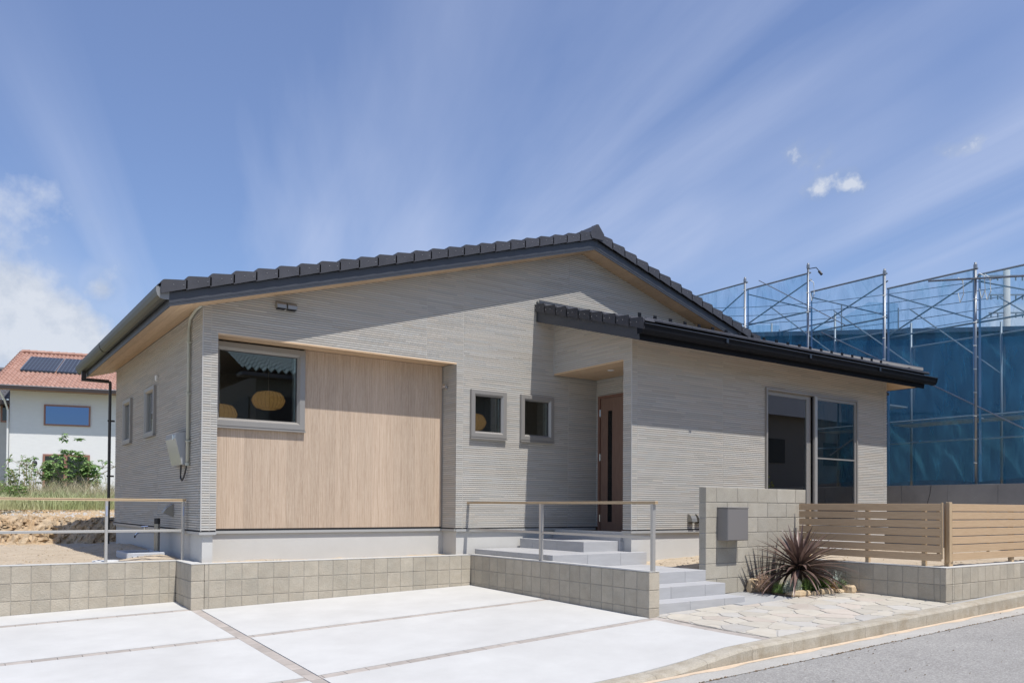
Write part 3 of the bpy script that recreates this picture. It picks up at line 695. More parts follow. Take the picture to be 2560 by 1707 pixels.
ww=empty('retaining_wall',(6.45,8.2,-0.6),'low block wall carrying the handrail beside the entrance steps','wall')
wall_run(ww,(6.37,6.39),(6.37,10.18),0.0,3,0.16,-1,first=[0.197])
rw=empty('garden_wall',(10.5,5.5,-0.4),'low block wall under the wooden slat fence at the street corner','wall')
wall_run(rw,(9.916,4.96),(9.916,7.12),0.0,3,0.15,-1,first=[0.075,0.075])
wall_run(rw,(9.916+0.15,4.96),(20.0,4.96),0.0,3,0.15,1,first=[0.045])
tw=empty('gate_wall',(9.2,7.2,-0.4),'free-standing grey block screen wall holding the letterbox beside the entrance steps','wall')
for c in range(8):
    z=0.98-0.2*c-0.1; a=8.12; xs_=[8.12]
    xs_=[8.12,8.33] if c%2==0 else [8.12]
    xx=8.33 if c%2==0 else 8.54
    while xx<10.24:
        if xx>xs_[-1]+0.02: xs_.append(xx)
        xx+=0.42
    if 10.25>xs_[-1]+0.03: xs_.append(10.25)
    for a,b in zip(xs_[:-1],xs_[1:]):
        inst(blockmesh(b-a-0.006,0.12,0.193,0.004,M_block2),'block',((a+b)/2,7.19,z),tw)
build(MB().box(8.127,10.243,7.137,7.243,-0.62,0.972),'mortar_core',M_mortar,tw)

# ------------------------------------------------------------------ entrance steps
steps=empty('entrance_steps',(7.4,7.3,-0.3),'pale grey tiled steps and platforms rising from the paving to the porch','steps')
def tiled(x0,x1,y0,y1,z0,z1,tile=0.6):
    """a platform faced with tiles: body + tiles on top and on the front riser"""
    x=x0
    xs_=[x0]
    while xs_[-1]<x1-0.01: xs_.append(min(x1,xs_[-1]+tile) if x1-xs_[-1]-tile>0.12 else x1)
    ys_=[y0]
    while ys_[-1]<y1-0.01: ys_.append(min(y1,ys_[-1]+tile) if y1-ys_[-1]-tile>0.12 else y1)
    for a,b in zip(xs_[:-1],xs_[1:]):
        for i,(c,d) in enumerate(zip(ys_[:-1],ys_[1:])):
            zb=z0 if (i==0 or a==x0) else z1-0.02
            mb=MB().box(a+0.0012,b-0.0012,c+0.0012,d-0.0012,z0,z1,0.003)
            build(mb,'tile',M_step,steps,origin=((a+b)/2,(c+d)/2,z1))
tiled(6.54,8.115,6.50,6.80,-0.60,-0.375)
tiled(6.54,8.115,6.802,7.13,-0.60,-0.235)
tiled(6.54,8.13,7.132,8.318,-0.60,-0.095)
tiled(6.54,8.24,8.32,8.42,-0.3,0.078)
tiled(6.54,8.00,8.422,10.20,-0.3,0.078)
tiled(7.37,8.02,8.68,10.20,0.0,0.222)
tiled(8.024,8.20,8.622,8.638,0.0,0.222)
build(MB().box(8.022,8.04,8.64,10.20,0.0,0.30,0.003),'tile',M_step,steps)
tiled(8.042,8.94,8.64,10.20,0.1,0.305)


# ------------------------------------------------------------------ THE HOUSE
YF,YW,XA,XW,XR=10.231,8.439,2.604,8.047,14.658
RX=8.62; SL=0.2907
def soff(x): return 4.876-SL*abs(x-RX)
def sw(y): return 3.118+0.2875*(y-8.439)
house=empty('house',(8.6,12,0),'single storey gabled house with grey ribbed siding, dark tiled roof and recessed wood panel','house')
def H(mb,name,m,**kw): return build(mb,name,m,house,**kw)
r5=random.Random(21)
def ribs(fix, plane, out, intervals, z0, z1, joints=(), pitch=0.0303):
    """ribbed cladding on a vertical plane. fix 'y': wall spans x at y=plane. out: outward sign. intervals(z)->[(a,b)]"""
    mb=MB(); mb.c=[]; dep=0.0085
    z=z0
    def P(a,d,zz):
        return (a,plane+out*d,zz) if fix=='y' else (plane+out*d,a,zz)
    while z<z1-0.004:
        for (a,b) in intervals(z+pitch*0.5):
            if b-a<0.01: continue
            cuts=[a]; x=a+r5.uniform(0.1,0.5)
            while x<b-0.06: cuts.append(x); x+=r5.uniform(0.2,0.9)
            for j in joints:
                if a+0.02<j<b-0.02: cuts+= [j-0.005,j+0.005]
            cuts.append(b); cuts=sorted(cuts)
            for p,q in zip(cuts[:-1],cuts[1:]):
                isj=any(abs((p+q)/2-j)<0.004 for j in joints)
                if isj: d=-dep*0.35; t=(0.95,0.95,0.95)
                else:
                    d=0.0; tt=r5.choice([0.90,0.95,0.98,1.0,1.0,1.03,1.07]); w=r5.uniform(-0.03,0.03); t=(tt*(1+w),tt,tt*(1-w))
                zb=z+(0.0078 if not isj else 0); zt=min(z+pitch,z1); zf=zt-0.0035
                vs=[P(p,-dep,zb),P(q,-dep,zb),P(p,d,zb),P(q,d,zb),P(p,d,zf),P(q,d,zf),P(p,-dep,zt),P(q,-dep,zt)]
                mb.add(vs,[(0,1,3,2),(2,3,5,4),(4,5,7,6)]); mb.c+=[t]*3
                # ends
                mb.add([vs[0],vs[2],vs[4],vs[6],vs[1],vs[3],vs[5],vs[7]],[(0,1,2,3),(4,5,6,7)]); mb.c+=[t]*2
        z+=pitch
    return mb
def sub(iv, holes):
    out=list(iv)
    for (a,b) in holes:
        nx_=[]
        for (p,q) in out:
            if b<=p or a>=q: nx_.append((p,q)); continue
            if a>p: nx_.append((p,a))
            if b<q: nx_.append((b,q))
        out=nx_
    return out
REC=(2.789,6.220,0.3,2.818)
WIN2=(6.50,7.06,1.78,2.42); WIN3=(7.416,7.985,1.78,2.42)
def front_iv(z):
    ext=(4.876-z+0.028)/SL
    a=max(XA,RX-ext); b=min(XR,RX+ext)
    if b<=a: return []
    iv=[(a,b)]
    if z<3.30: iv=sub(iv,[(8.95,20)])
    h=[]
    for w in (REC,WIN2,WIN3):
        if w[2]<z<w[3]: h.append((w[0],w[1]))
    return sub(iv,h)
def backing(fix,plane,iv,z0,z1,dz,off):
    """opaque core behind the ribs with the same openings"""
    mb=MB(); z=z0
    zs=[]; 
    while z<z1-1e-6: zs.append((z,min(z+dz,z1))); z+=dz
    for a,b in zs:
        for (p,q) in iv((a+b)/2):
            if fix=='y': mb.add([(p,plane+off,a),(q,plane+off,a),(q,plane+off,b),(p,plane+off,b)],[(0,1,2,3)])
            else: mb.add([(plane+off,p,a),(plane+off,q,a),(plane+off,q,b),(plane+off,p,b)],[(0,1,2,3)])
    return mb
w_=H(backing('y',YF,front_iv,0.385,4.87,0.0303,0.011),'wall',M_sidback)
H(ribs('y',YF,-1,front_iv,0.385,4.87,joints=(2.71,5.72,6.34,8.35)),'siding_rib',M_siding,kind='stuff')
# left side wall
WL1=(14.60,15.19,1.79,2.41); WL2=(12.82,13.41,1.79,2.41)
def left_iv(z):
    iv=[(YF,16.13)]
    h=[(w[0],w[1]) for w in (WL1,WL2) if w[2]<z<w[3]]
    return sub(iv,h)
H(backing('x',XA,left_iv,0.385,3.125,0.0303,0.011),'wall',M_sidback)
H(ribs('x',XA,-1,left_iv,0.385,3.125,joints=(10.34,12.6,15.6)),'siding_rib',M_siding,kind='stuff')
# corner trims
for (x,y) in ((XA,YF),): H(MB().box(x-0.001,x+0.012,y-0.001,y+0.012,0.385,3.12),'corner_trim',M_seal)
# recess: side walls, ceiling
YP=10.63
H(ribs('x',REC[1],-1,lambda z:[(YF+0.003,YP)],0.385,2.818),'siding_rib',M_siding,kind='stuff')
H(MB().box(REC[1]+0.008,REC[1]+0.012,YF+0.010,YP+0.05,0.385,2.85),'wall',M_sidback)
H(MB().box(REC[0]-0.012,REC[0],YF+0.010,YP+0.05,0.385,2.85),'wall',M_seal)
H(MB().box(REC[1]-0.012,REC[1]-0.001,YP-0.014,YP+0.02,0.385,2.818),'corner_trim',M_frame)
for i in range(3):
    H(MB().box(REC[0]+0.002,REC[1]-0.002,YF+0.012+0.13*i,YF+0.012+0.13*(i+1)-0.003,2.822,2.84),'soffit_board',M_soffit)
H(MB().box(REC[0],REC[1],YF-0.002,YF+0.010,2.800,2.822),'soffit_trim',M_soffit)
H(MB().box(REC[0],REC[1],YF+0.008,YP+0.05,2.842,2.85),'wall',M_sidback)
# planks of the recess panel
BW=(2.812,4.045,1.715,2.80)      # big window outer frame on the panel
pw=0.1137; x=REC[0]+0.001; k=0
while x<REC[1]-0.012:
    b=min(x+pw,REC[1]-0.012); th=0.012
    def pl(a,b,z0,z1,first=False):
        build(MB().box(a+0.0003,b-0.0003,YP,YP+0.016,z0,z1,0.0009),'plank',M_plank,house,origin=((a+b)/2,YP,0.4))
    if b<=BW[1]+0.001: pl(x,b,0.40,1.76)
    elif x>=BW[1]-0.01: pl(x,b,0.40,2.818)
    else: pl(x,b,0.40,1.76); pl(BW[1]-0.02,b,1.762,2.818)
    x=b; k+=1
H(MB().box(REC[0],BW[0]+0.06,YP+0.018,YP+0.03,0.385,2.82).box(REC[0],BW[1],YP+0.018,YP+0.03,0.385,1.78).box(BW[1]-0.06,REC[1],YP+0.018,YP+0.03,0.385,2.82),'wall',M_dark)
# windows ------------------------------------------------------
def frame_y(name,x0,x1,z0,z1,y,fw=0.09,proud=0.045,depth=0.05,glass=M_glass,sill=True):
    """picture-frame window on a wall facing -Y"""
    f=MB()
    # sloped inner face: outer ring proud, tapering inwards
    yo=y-proud; yi=y-0.012
    def ring(a,b,ya,yb):
        o=[(x0+a,z0+a),(x1-a,z0+a),(x1-a,z1-a),(x0+a,z1-a)]; i=[(x0+b,z0+b),(x1-b,z0+b),(x1-b,z1-b),(x0+b,z1-b)]
        vs=[(p[0],ya,p[1]) for p in o]+[(p[0],yb,p[1]) for p in i]
        return vs,[(k,(k+1)%4,4+(k+1)%4,4+k) for k in range(4)]
    f.add(*ring(0,0,y+depth,yo+0.012)); f.add(*ring(0,0.006,yo+0.012,yo)); f.add(*ring(0.006,fw*0.70,yo,yo)); f.add(*ring(fw*0.70,fw,yo,yi)); f.add(*ring(fw,fw,yi,y+depth)); f.add(*ring(fw,fw+0.008,yi+0.02,yi+0.02))
    if sill: f.box(x0-0.006,x1+0.006,yo-0.008,y-0.001,z0-0.026,z0-0.008).box(x0+0.004,x1-0.004,yo+0.006,y-0.001,z0-0.009,z0+0.002)
    o=H(f,name,M_frame)
    build(MB().box(x0+fw-0.004,x1-fw+0.004,y+0.012,y+0.018,z0+fw-0.004,z1-fw+0.004),'pane',glass,o)
    # black gasket
    g=MB()
    for (a,b,c,d) in ((x0+fw,x1-fw,z0+fw,z0+fw+0.006),(x0+fw,x1-fw,z1-fw-0.006,z1-fw),(x0+fw,x0+fw+0.006,z0+fw,z1-fw),(x1-fw-0.006,x1-fw,z0+fw,z1-fw)):
        g.box(a,b,y+0.004,y+0.010,c,d)
    build(g,'gasket',M_black,o)
    # pale inner edge seen through the glass on the far side
    build(MB().box(x1-fw-0.03,x1-fw-0.008,y+0.03,y+0.10,z0+fw,z1-fw),'jamb',M_white,o)
    return o
frame_y('window',6.459,7.103,1.742,2.456,YF)
frame_y('window',7.376,8.024,1.742,2.456,YF)
frame_y('window',BW[0]-0.005,BW[1],BW[2],BW[3]-0.0,YP,fw=0.105,proud=0.05)
def frame_x(name,y0,y1,z0,z1,x,fw=0.055,proud=0.05,glass=M_glass):
    f=MB(); xo=x-proud
    def ring(a,b,xa,xb):
        o=[(y0+a,z0+a),(y1-a,z0+a),(y1-a,z1-a),(y0+a,z1-a)]; i=[(y0+b,z0+b),(y1-b,z0+b),(y1-b,z1-b),(y0+b,z1-b)]
        return [(xa,p[0],p[1]) for p in o]+[(xb,p[0],p[1]) for p in i],[(k,4+k,4+(k+1)%4,(k+1)%4) for k in range(4)]
    f.add(*ring(0,0,x+0.05,xo)); f.add(*ring(0,fw*0.7,xo,xo)); f.add(*ring(fw*0.7,fw,xo,x-0.012)); f.add(*ring(fw,fw,x-0.012,x+0.05))
    f.box(xo-0.008,x-0.001,y0-0.006,y1+0.006,z0-0.024,z0-0.006)
    o=H(f,name,M_frame); build(MB().box(x+0.012,x+0.018,y0+fw-0.003,y1-fw+0.003,z0+fw-0.003,z1-fw+0.003),'pane',glass,o)
frame_x('window',14.56,15.24,1.742,2.462,XA,fw=0.07,proud=0.04); frame_x('window',12.772,13.46,1.742,2.462,XA,fw=0.07,proud=0.04)
# wing walls ------------------------------------------------------
def beam_iv(z):
    iv=[(YW,YF)]
    # roof slope cut
    ycut=8.439+(z-0.028-3.118)/0.2875
    if z>3.118: iv=[(min(YF-0.02,max(YW,ycut)),YF)]
    if z<2.825: iv=[(YW,8.615)]
    return iv
H(ribs('x',XW,-1,beam_iv,0.385,3.64),'siding_rib',M_siding,kind='stuff')
H(backing('x',XW,beam_iv,0.385,3.64,0.0303,0.011),'wall',M_sidback)
H(MB().box(XW+0.012,XW+0.14,YW+0.012,8.60,0.385,2.84),'column_core',M_sidback)
H(MB().box(XW+0.012,XW+0.14,8.60,YF,2.825,2.835).box(XW+0.09,XW+0.14,8.60,YF,2.835,3.3),'beam_core',M_sidback)
SLD=(11.031,13.651,0.42,2.683)
def wing_iv(z):
    iv=[(XW,XR)]
    if SLD[2]<z<SLD[3]: iv=sub(iv,[(SLD[0]+0.01,SLD[1]-0.01)])
    return iv
H(ribs('y',YW,-1,wing_iv,0.385,3.118,joints=(8.16,10.0,14.55)),'siding_rib',M_siding,kind='stuff')
H(backing('y',YW,wing_iv,0.385,3.118,0.0303,0.011),'wall',M_sidback)
H(MB().box(XW-0.001,XW+0.012,YW-0.001,YW+0.012,0.385,3.112),'corner_trim',M_seal)
H(MB().box(XW-0.012,XW-0.001,YF-0.014,YF-0.001,2.83,3.63),'corner_trim',M_seal)
# porch inside: facade continues (in front_iv), door wall
DY0,DY1,DZ0,DZ1=9.22,10.152,0.30,2.54
def dw_iv(z):
    iv=[(8.60,YF)]
    if z<DZ1: iv=[(8.60,DY0),(DY1,YF)]
    return iv
H(ribs('x',8.95,-1,dw_iv,0.385,2.825),'siding_rib',M_siding,kind='stuff')
H(backing('x',8.95,dw_iv,0.385,2.825,0.0303,0.011),'wall',M_sidback)
H(MB().box(8.15,8.95,8.600,8.612,0.3,2.83),'wall',M_sidback)
x=8.040
while x<8.94:
    H(MB().box(x,min(x+0.297,8.948),8.615,YF-0.012,2.819,2.84),'soffit_board',M_soffit); x+=0.30
o=H(MB().lathe((8.442,9.318,2.812),[(0.002,0.0),(0.045,0.0),(0.055,0.004),(0.055,0.012)],20),'downlight',M_white)
# door
fr=MB().box(8.915,8.97,DY0,DY0+0.045,DZ0,DZ1).box(8.915,8.97,DY1-0.045,DY1,DZ0,DZ1).box(8.915,8.97,DY0+0.045,DY1-0.045,DZ1-0.04,DZ1)
dfr=H(fr,'door_frame',M_doorf)
leaf=MB().box(8.93,8.965,DY0+0.048,9.818,DZ0+0.01,DZ1-0.043).box(8.93,8.965,9.925,DY1-0.06,DZ0+0.01,DZ1-0.043).box(8.93,8.965,9.818,9.925,DZ0+0.01,0.47).box(8.93,8.965,9.818,9.925,2.285,DZ1-0.043)
dl=H(leaf,'door',M_door)
build(MB().box(8.938,8.944,9.815,9.928,0.468,2.288),'pane',M_glass_dark,dl)
build(MB().box(8.946,8.95,9.81,9.93,0.46,2.29),'backing',M_black,dl)
for z in (2.26,1.53,0.53): build(MB().box(8.912,8.935,10.095,10.115,z-0.06,z+0.06,0.003),'hinge',M_chrome,dl)
build(MB().box(8.885,8.90,9.30,9.325,0.95,1.55,0.004).box(8.90,8.935,9.305,9.32,0.98,1.0).box(8.90,8.935,9.305,9.32,1.5,1.52),'handle',M_chrome,dl)
# sliding window ------------------------------------------------------
x0,x1,z0,z1=SLD; y=YW
fr=MB().box(x0,x0+0.035,y-0.035,y+0.06,z0,z1).box(x1-0.035,x1,y-0.035,y+0.06,z0,z1).box(x0+0.035,x1-0.035,y-0.035,y+0.06,z1-0.035,z1).box(x0+0.035,x1-0.035,y-0.035,y+0.06,z0,z0+0.04)
so=H(fr,'sliding_window',M_frame)
def sash(a,b,yy,st_l,st_r,top=0.05,bot=0.07,bar=None):
    mb=MB().box(a,a+st_l,yy,yy+0.03,z0+0.042,z1-0.037).box(b-st_r,b,yy,yy+0.03,z0+0.042,z1-0.037).box(a+st_l,b-st_r,yy,yy+0.03,z1-0.037-top,z1-0.037).box(a+st_l,b-st_r,yy,yy+0.03,z0+0.042,z0+0.042+bot)
    if bar: mb.box(a+st_l,b-st_r,yy+0.003,yy+0.026,bar-0.012,bar+0.012)
    build(mb,'sash',M_frame,so); 
    build(MB().box(a+st_l-0.003,b-st_r+0.003,yy+0.012,yy+0.018,z0+0.11,z1-0.08),'pane',M_glass_p,so)
sash(x0+0.038,12.30,y+0.022,0.030,0.115,top=0.065)
sash(12.335,x1-0.038,y-0.016,0.06,0.045,bar=1.585)
build(MB().box(12.352,12.42,y-0.032,y-0.018,z0+0.04,z1-0.037),'meeting_stile',M_alu,so)
build(MB().box(12.31,12.345,y-0.012,y+0.0,z0+0.04,z1-0.037),'gasket',M_black,so)
# interior shells, floor, curtains
H(MB().box(XA+0.06,XR-0.06,10.75,16.05,0.30,0.36),'interior_floor',M_ifloor)
H(MB().box(9.0,XR-0.06,8.5,10.75,0.36,0.42),'interior_floor',M_ifloor)
H(MB().box(XA+0.2,8.9,13.6,13.65,0.36,3.1).box(8.93,8.95,10.3,13.6,0.36,3.2).box(5.1,5.15,13.0,13.6,0.36,3.0),'partition',M_inner)
H(MB().box(9.0,XR-0.06,10.7,10.75,0.36,3.2).box(12.6,12.65,9.6,10.7,0.42,3.1),'partition',M_inner)
H(MB().box(XA+0.05,8.95,10.70,13.6,2.87,2.89).box(9.0,XR-0.06,8.55,10.7,2.95,2.97),'ceiling',M_inner)
H(MB().box(11.15,11.75,9.2,9.24,0.42,2.5),'cupboard_door',M_inner)
# pendant lamps inside
def pendant(x,y,z,r,lab):
    t=empty('pendant_lamp',(x,y,z),lab,'lamp','rattan pendant lamps seen through the windows')
    mb=MB(); prof=[]; n=9
    prof=[(r*a_,r*b_) for a_,b_ in ((0.44,-0.545),(0.72,-0.47),(0.90,-0.27),(1.0,0.0),(0.90,0.27),(0.72,0.47),(0.44,0.545))]
    mb.lathe((x,y,z),prof,24)
    build(mb,'lamp_shade',M_lamp,t,smooth=False)
    ribs_=MB()
    for k in range(24):
        a=2*math.pi*k/24; ribs_.tube([(x+pr*1.004*math.cos(a),y+pr*1.004*math.sin(a),z+h) for pr,h in prof],0.0025,4)
    build(ribs_,'shade_rib',mat('shade_rib_cane',(0.40,0.24,0.10),rough=0.8) if 'shade_rib_cane' not in MATS else MATS['shade_rib_cane'],t)
    build(MB().tube([(x,y,z+r*0.5),(x,y,2.87)],0.004,6),'cord',M_white,t)
pendant(4.03,12.05,2.275,0.245,'round woven pendant lamp hanging in the middle of the large square window')
pendant(3.30,12.0,2.02,0.25,'woven pendant lamp half hidden at the bottom left corner of the large square window')
pendant(7.60,12.0,2.18,0.27,'orange woven pendant lamp seen in the small window nearest the wood panel')
# foundation ------------------------------------------------------
FI=0.03
poly=[(XA+FI,YF+FI),(REC[0]-0.03,YF+FI),(REC[0]-0.03,YP+0.02),(REC[1]-0.0+0.03,YP+0.02),(REC[1]+0.03,YF+FI),(XW+FI,YF+FI),(XW+FI,YW+FI),(XR-FI,YW+FI),(XR-FI,16.10),(XA+FI,16.10)]
# fix: recess sides step back, so the left pier keeps its own face
mb=MB(); n=len(poly)
vs=[(p[0],p[1],-0.6) for p in poly]+[(p[0],p[1],0.356) for p in poly]
mb.add(vs,[(i,(i+1)%n,n+(i+1)%n,n+i) for i in range(n)]); H(mb,'foundation',M_found)
def drip(x0,x1,y0,y1,axis):
    mb=MB()
    if axis=='x': mb.box(x0,x1,y0-0.018,y0+0.03,0.350,0.372).box(x0,x1,y0-0.018,y0-0.014,0.338,0.350)
    else: mb.box(x0-0.018,x0+0.03,y0,y1,0.350,0.372).box(x0-0.018,x0-0.014,y0,y1,0.338,0.350)
    H(mb,'drip_edge',M_drip)
drip(XA-0.016,REC[0]-0.0,YF,0,'x'); drip(REC[0],REC[1],YP,0,'x'); drip(REC[1]+0.0,8.93,YF,0,'x'); drip(XW-0.016,XR+0.016,YW,0,'x')
drip(XA,0,YF-0.016,16.13,'y'); drip(REC[1],0,YF,YP,'y'); drip(XW,0,YW,8.62,'y')
# dark shadow gap under the siding
g=MB().box(XA+0.004,REC[0]-0.004,YF+0.004,YF+0.02,0.371,0.387).box(REC[0],REC[1],YP+0.006,YP+0.02,0.371,0.401).box(REC[1]+0.004,8.93,YF+0.004,YF+0.02,0.371,0.387).box(XW+0.004,XR-0.004,YW+0.004,YW+0.02,0.371,0.387)
g.box(XA+0.004,XA+0.02,YF+0.02,16.12,0.371,0.387).box(REC[1]+0.004,REC[1]+0.02,YF+0.02,YP,0.371,0.387)
H(g,'shadow_gap',M_dark)
# plain far walls
H(MB().box(XR-0.02,XR-0.001,YW+0.02,16.12,0.36,3.1).box(XA+0.02,XR-0.02,16.10,16.12,0.36,3.1),'wall',M_sidback)
mb=MB(); mb.add([(XA,16.11,3.05),(XR,16.11,3.05),(RX,16.11,4.85)],[(0,1,2)]); H(mb,'wall',M_sidback)

# ---------------- main roof
VF=9.91; VB=16.45; XL=2.143; XRR=2*RX-XL
roof=H(MB(),'roof',M_tile)
def roofz(x,h): return soff(x)+h
# boards of the gable soffit: pieces along the slope, both overhangs
def soffit_run(xa,xb,y0,y1,mm):
    n=int(abs(xb-xa)/0.30); 
    for i in range(n):
        a=xa+(xb-xa)*i/n; b=xa+(xb-xa)*(i+1)/n; g=0.001*(1 if b>a else -1)
        mb=MB(); P=[(a+g,soff(a+g)),(b-g,soff(b-g)),(b-g,soff(b-g)+0.012),(a+g,soff(a+g)+0.012)]
        mb.prism(P,'y',y0,y1); build(mb,'soffit_board',mm,house,origin=((a+b)/2,(y0+y1)/2,soff(a)))
M_soffit_g = wood('soffit_wood_gable', (0.46,0.315,0.19), (0.60,0.44,0.285), grain=(22,1.2,22), orand=0.10)
soffit_run(XA,RX,VF+0.014,YF-0.001,M_soffit_g); soffit_run(RX,12.75,VF+0.014,YF-0.001,M_soffit_g)
for (a,b) in ((XL+0.014,2.30),(2.303,2.45),(2.453,XA-0.001)):
    mb=MB(); mb.prism([(a,soff(a)),(b,soff(b)),(b,soff(b)+0.012),(a,soff(a)+0.012)],'y',VF+0.014,VB-0.01); build(mb,'soffit_board',M_soffit_y,house,origin=(a,12,soff(a)))
# deck above everything
mb=MB(); mb.prism([(XL+0.02,soff(XL)+0.013),(RX,4.876+0.013),(XRR,soff(XRR)+0.013),(XRR,soff(XRR)+0.17),(RX,4.876+0.17),(XL+0.02,soff(XL)+0.17)],'y',YF,VB-0.02)
mb.prism([(XL+0.02,soff(XL)+0.013),(RX,4.876+0.013),(12.7,soff(12.7)+0.013),(12.7,soff(12.7)+0.17),(RX,4.876+0.17),(XL+0.02,soff(XL)+0.17)],'y',VF+0.014,YF-0.002)
H(mb,'roof_deck',M_fascia)
# fascia boards on the verge and eaves
FH=0.158
def fascia(xa,xb,y0,y1):
    mb=MB(); mb.prism([(xa,soff(xa)-0.004),(xb,soff(xb)-0.004),(xb,soff(xb)+FH),(xa,soff(xa)+FH)],'y',y0,y1)
    # shallow rolled ribs on the metal
    for h in (0.02,0.035):
        mb.prism([(xa,soff(xa)+h),(xb,soff(xb)+h),(xb,soff(xb)+h+0.006),(xa,soff(xa)+h+0.006)],'y',y0-0.003,y0)
    H(mb,'fascia',M_fascia)
fascia(XL,RX-0.001,VF,VF+0.014); fascia(RX+0.001,12.75,VF,VF+0.014)
H(MB().box(XL,XL+0.014,VF+0.015,VB-0.02,soff(XL)-0.004,soff(XL)+FH+0.0),'fascia',M_fascia)
# flat tile courses (stepped sheets) on both slopes
def courses(mb,xa,xb,y0,y1,step=0.27):
    n=int(abs(xb-xa)/step)+1; sgn=1 if xb>xa else -1
    for i in range(n):
        a=xa+sgn*step*i; b=a+sgn*(step+0.04)
        if sgn*(b-xb)>0: b=xb
        h0,h1=0.30,0.262
        mb.prism([(a,soff(a)+0.17),(b,soff(b)+0.17),(b,soff(b)+h1),(a,soff(a)+h0)],'y',y0,y1)
mb=MB(); courses(mb,2.05,RX,VF+0.12,VB-0.02); courses(mb,XRR+0.09,RX,YF+0.02,VB-0.02); courses(mb,12.7,RX,VF+0.12,YF+0.02); H(mb,'tile_course',M_tile,kind='stuff')
# verge tiles
def verge_tile(xl,sgn):
    """hanging side tile; xl is the lower end, sgn +1 rises towards +x"""
    L=0.288; mb=MB()
    def zz(dx): return soff(xl+sgn*dx)+FH
    P=[(xl,zz(0)+0.010),(xl+sgn*0.006,zz(0)-0.004),(xl+sgn*L,zz(L)-0.004+0.010),(xl+sgn*L,zz(L)+0.108),(xl+sgn*0.040,zz(0)+0.162),(xl+sgn*0.018,zz(0)+0.154),(xl+sgn*0.002,zz(0)+0.125)]
    Q=[(xl-sgn*0.022,zz(0)+0.118)]+[]
    mb.prism(P,'y',VF-0.050,VF-0.030)
    # top flange turned over the roof
    T=[(xl-sgn*0.012,zz(0)+0.108),(xl+sgn*0.012,zz(0)+0.148),(xl+sgn*0.040,zz(0)+0.160),(xl+sgn*L,zz(L)+0.106),(xl+sgn*L,zz(L)+0.086),(xl+sgn*0.03,zz(0)+0.135)]
    mb.prism(T,'y',VF-0.0299,VF+0.16)
    o=build(mb,'verge_tile',M_tile,house,origin=(xl,VF,zz(0)))
    for dx,dz in ((0.135,0.075),(0.245,0.055)):
        build(MB().lathe((xl+sgn*dx,VF-0.0505,zz(dx)+dz),[(0.0055,0.0),(0.004,-0.004),(0.001,-0.006)],8,'y'),'screw',M_screw,o)
x=2.045
while x<RX-0.12: verge_tile(x,1); x+=0.2705
x=2*RX-2.045
while x>RX+0.2:
    if x<12.9: verge_tile(x,-1)
    x-=0.2705
# ridge with end cap
def ridge_prof(cx,z0,s=1.0):
    return [(cx-0.115*s,z0),(cx-0.145*s,z0+0.055*s),(cx-0.14*s,z0+0.10*s),(cx-0.02*s,z0+0.235*s),(cx+0.02*s,z0+0.24*s),(cx+0.14*s,z0+0.10*s),(cx+0.145*s,z0+0.05*s),(cx+0.115*s,z0)]
mb=MB(); mb.prism(ridge_prof(RX+0.005,4.876+FH-0.005,1.0),'y',VF-0.062,VF+0.03); H(mb,'ridge_end_tile',M_tile)
y=VF+0.03
while y<VB:
    mb=MB(); mb.prism(ridge_prof(RX+0.005,4.876+FH+0.03,0.84),'y',y,min(y+0.275,VB)); mb.prism(ridge_prof(RX+0.005,4.876+FH+0.022,0.9),'y',y,y+0.03); build(mb,'ridge_tile',M_tile,house,origin=(RX,y,5)); y+=0.278
# snow stop on the right slope
H(MB().tube([(11.02,VF+0.2,soff(11.02)+0.30),(11.02,VF+0.2,soff(11.02)+0.345),(10.9,VF+0.2,soff(10.9)+0.345)],0.006,6),'snow_guard',M_vent)

# gutter of the left eave
def gutter_prof(cx,cz,w,h,sgn):
    """open half round-ish gutter section, outer side towards sgn"""
    P=[]
    for i in range(9):
        a=math.pi*(0.02+0.5*i/8*2*0.49); P.append((cx-sgn*w/2*math.cos(a)*-1 if False else cx+sgn*w/2*math.cos(a), cz-h*math.sin(a)))
    return P
gp=[(2.004,3.200),(1.998,3.190),(2.003,3.150),(2.018,3.105),(2.048,3.074),(2.085,3.064),(2.120,3.067),(2.138,3.082),(2.140,3.150),(2.130,3.150),(2.128,3.090),(2.112,3.078),(2.085,3.074),(2.052,3.084),(2.028,3.112),(2.013,3.152),(2.012,3.190)]
mb=MB(); mb.prism(gp,'y',VF+0.001,VB+0.12); go=H(mb,'gutter',M_gut_l,smooth=False)
mb=MB(); cap=[(2.000,3.202),(2.000,3.150),(2.016,3.103),(2.046,3.070),(2.10,3.062),(2.142,3.066),(2.144,3.19),(2.09,3.205)]
mb.prism(cap,'y',VF-0.006,VF+0.001); build(mb,'gutter_end',mat('gutter_end_grey',(0.20,0.205,0.21),rough=0.4),go)
build(MB().prism([(1.994,3.203),(1.999,3.148),(2.014,3.101),(2.045,3.068),(2.10,3.060),(2.144,3.066),(2.142,3.15),(2.13,3.072),(2.05,3.076)],'y',13.92,13.93),'gutter_joint',M_gut_d,go)
dp=MB().box(2.055,2.125,16.18,16.25,2.93,3.075).box(2.055,2.50,16.185,16.245,2.90,2.955)
dp.tube([(2.505,16.21,2.93),(2.52,16.21,2.90),(2.52,16.21,-0.05)],0.026,10)
dpo=H(dp,'downpipe',M_downp)
for z in (2.2,1.2,0.4): build(MB().box(2.485,2.60,16.19,16.23,z,z+0.03),'bracket',M_downp,dpo)

# ---------------- wing roof
WVX=7.69; WE=7.93
def swt(y): return sw(y)
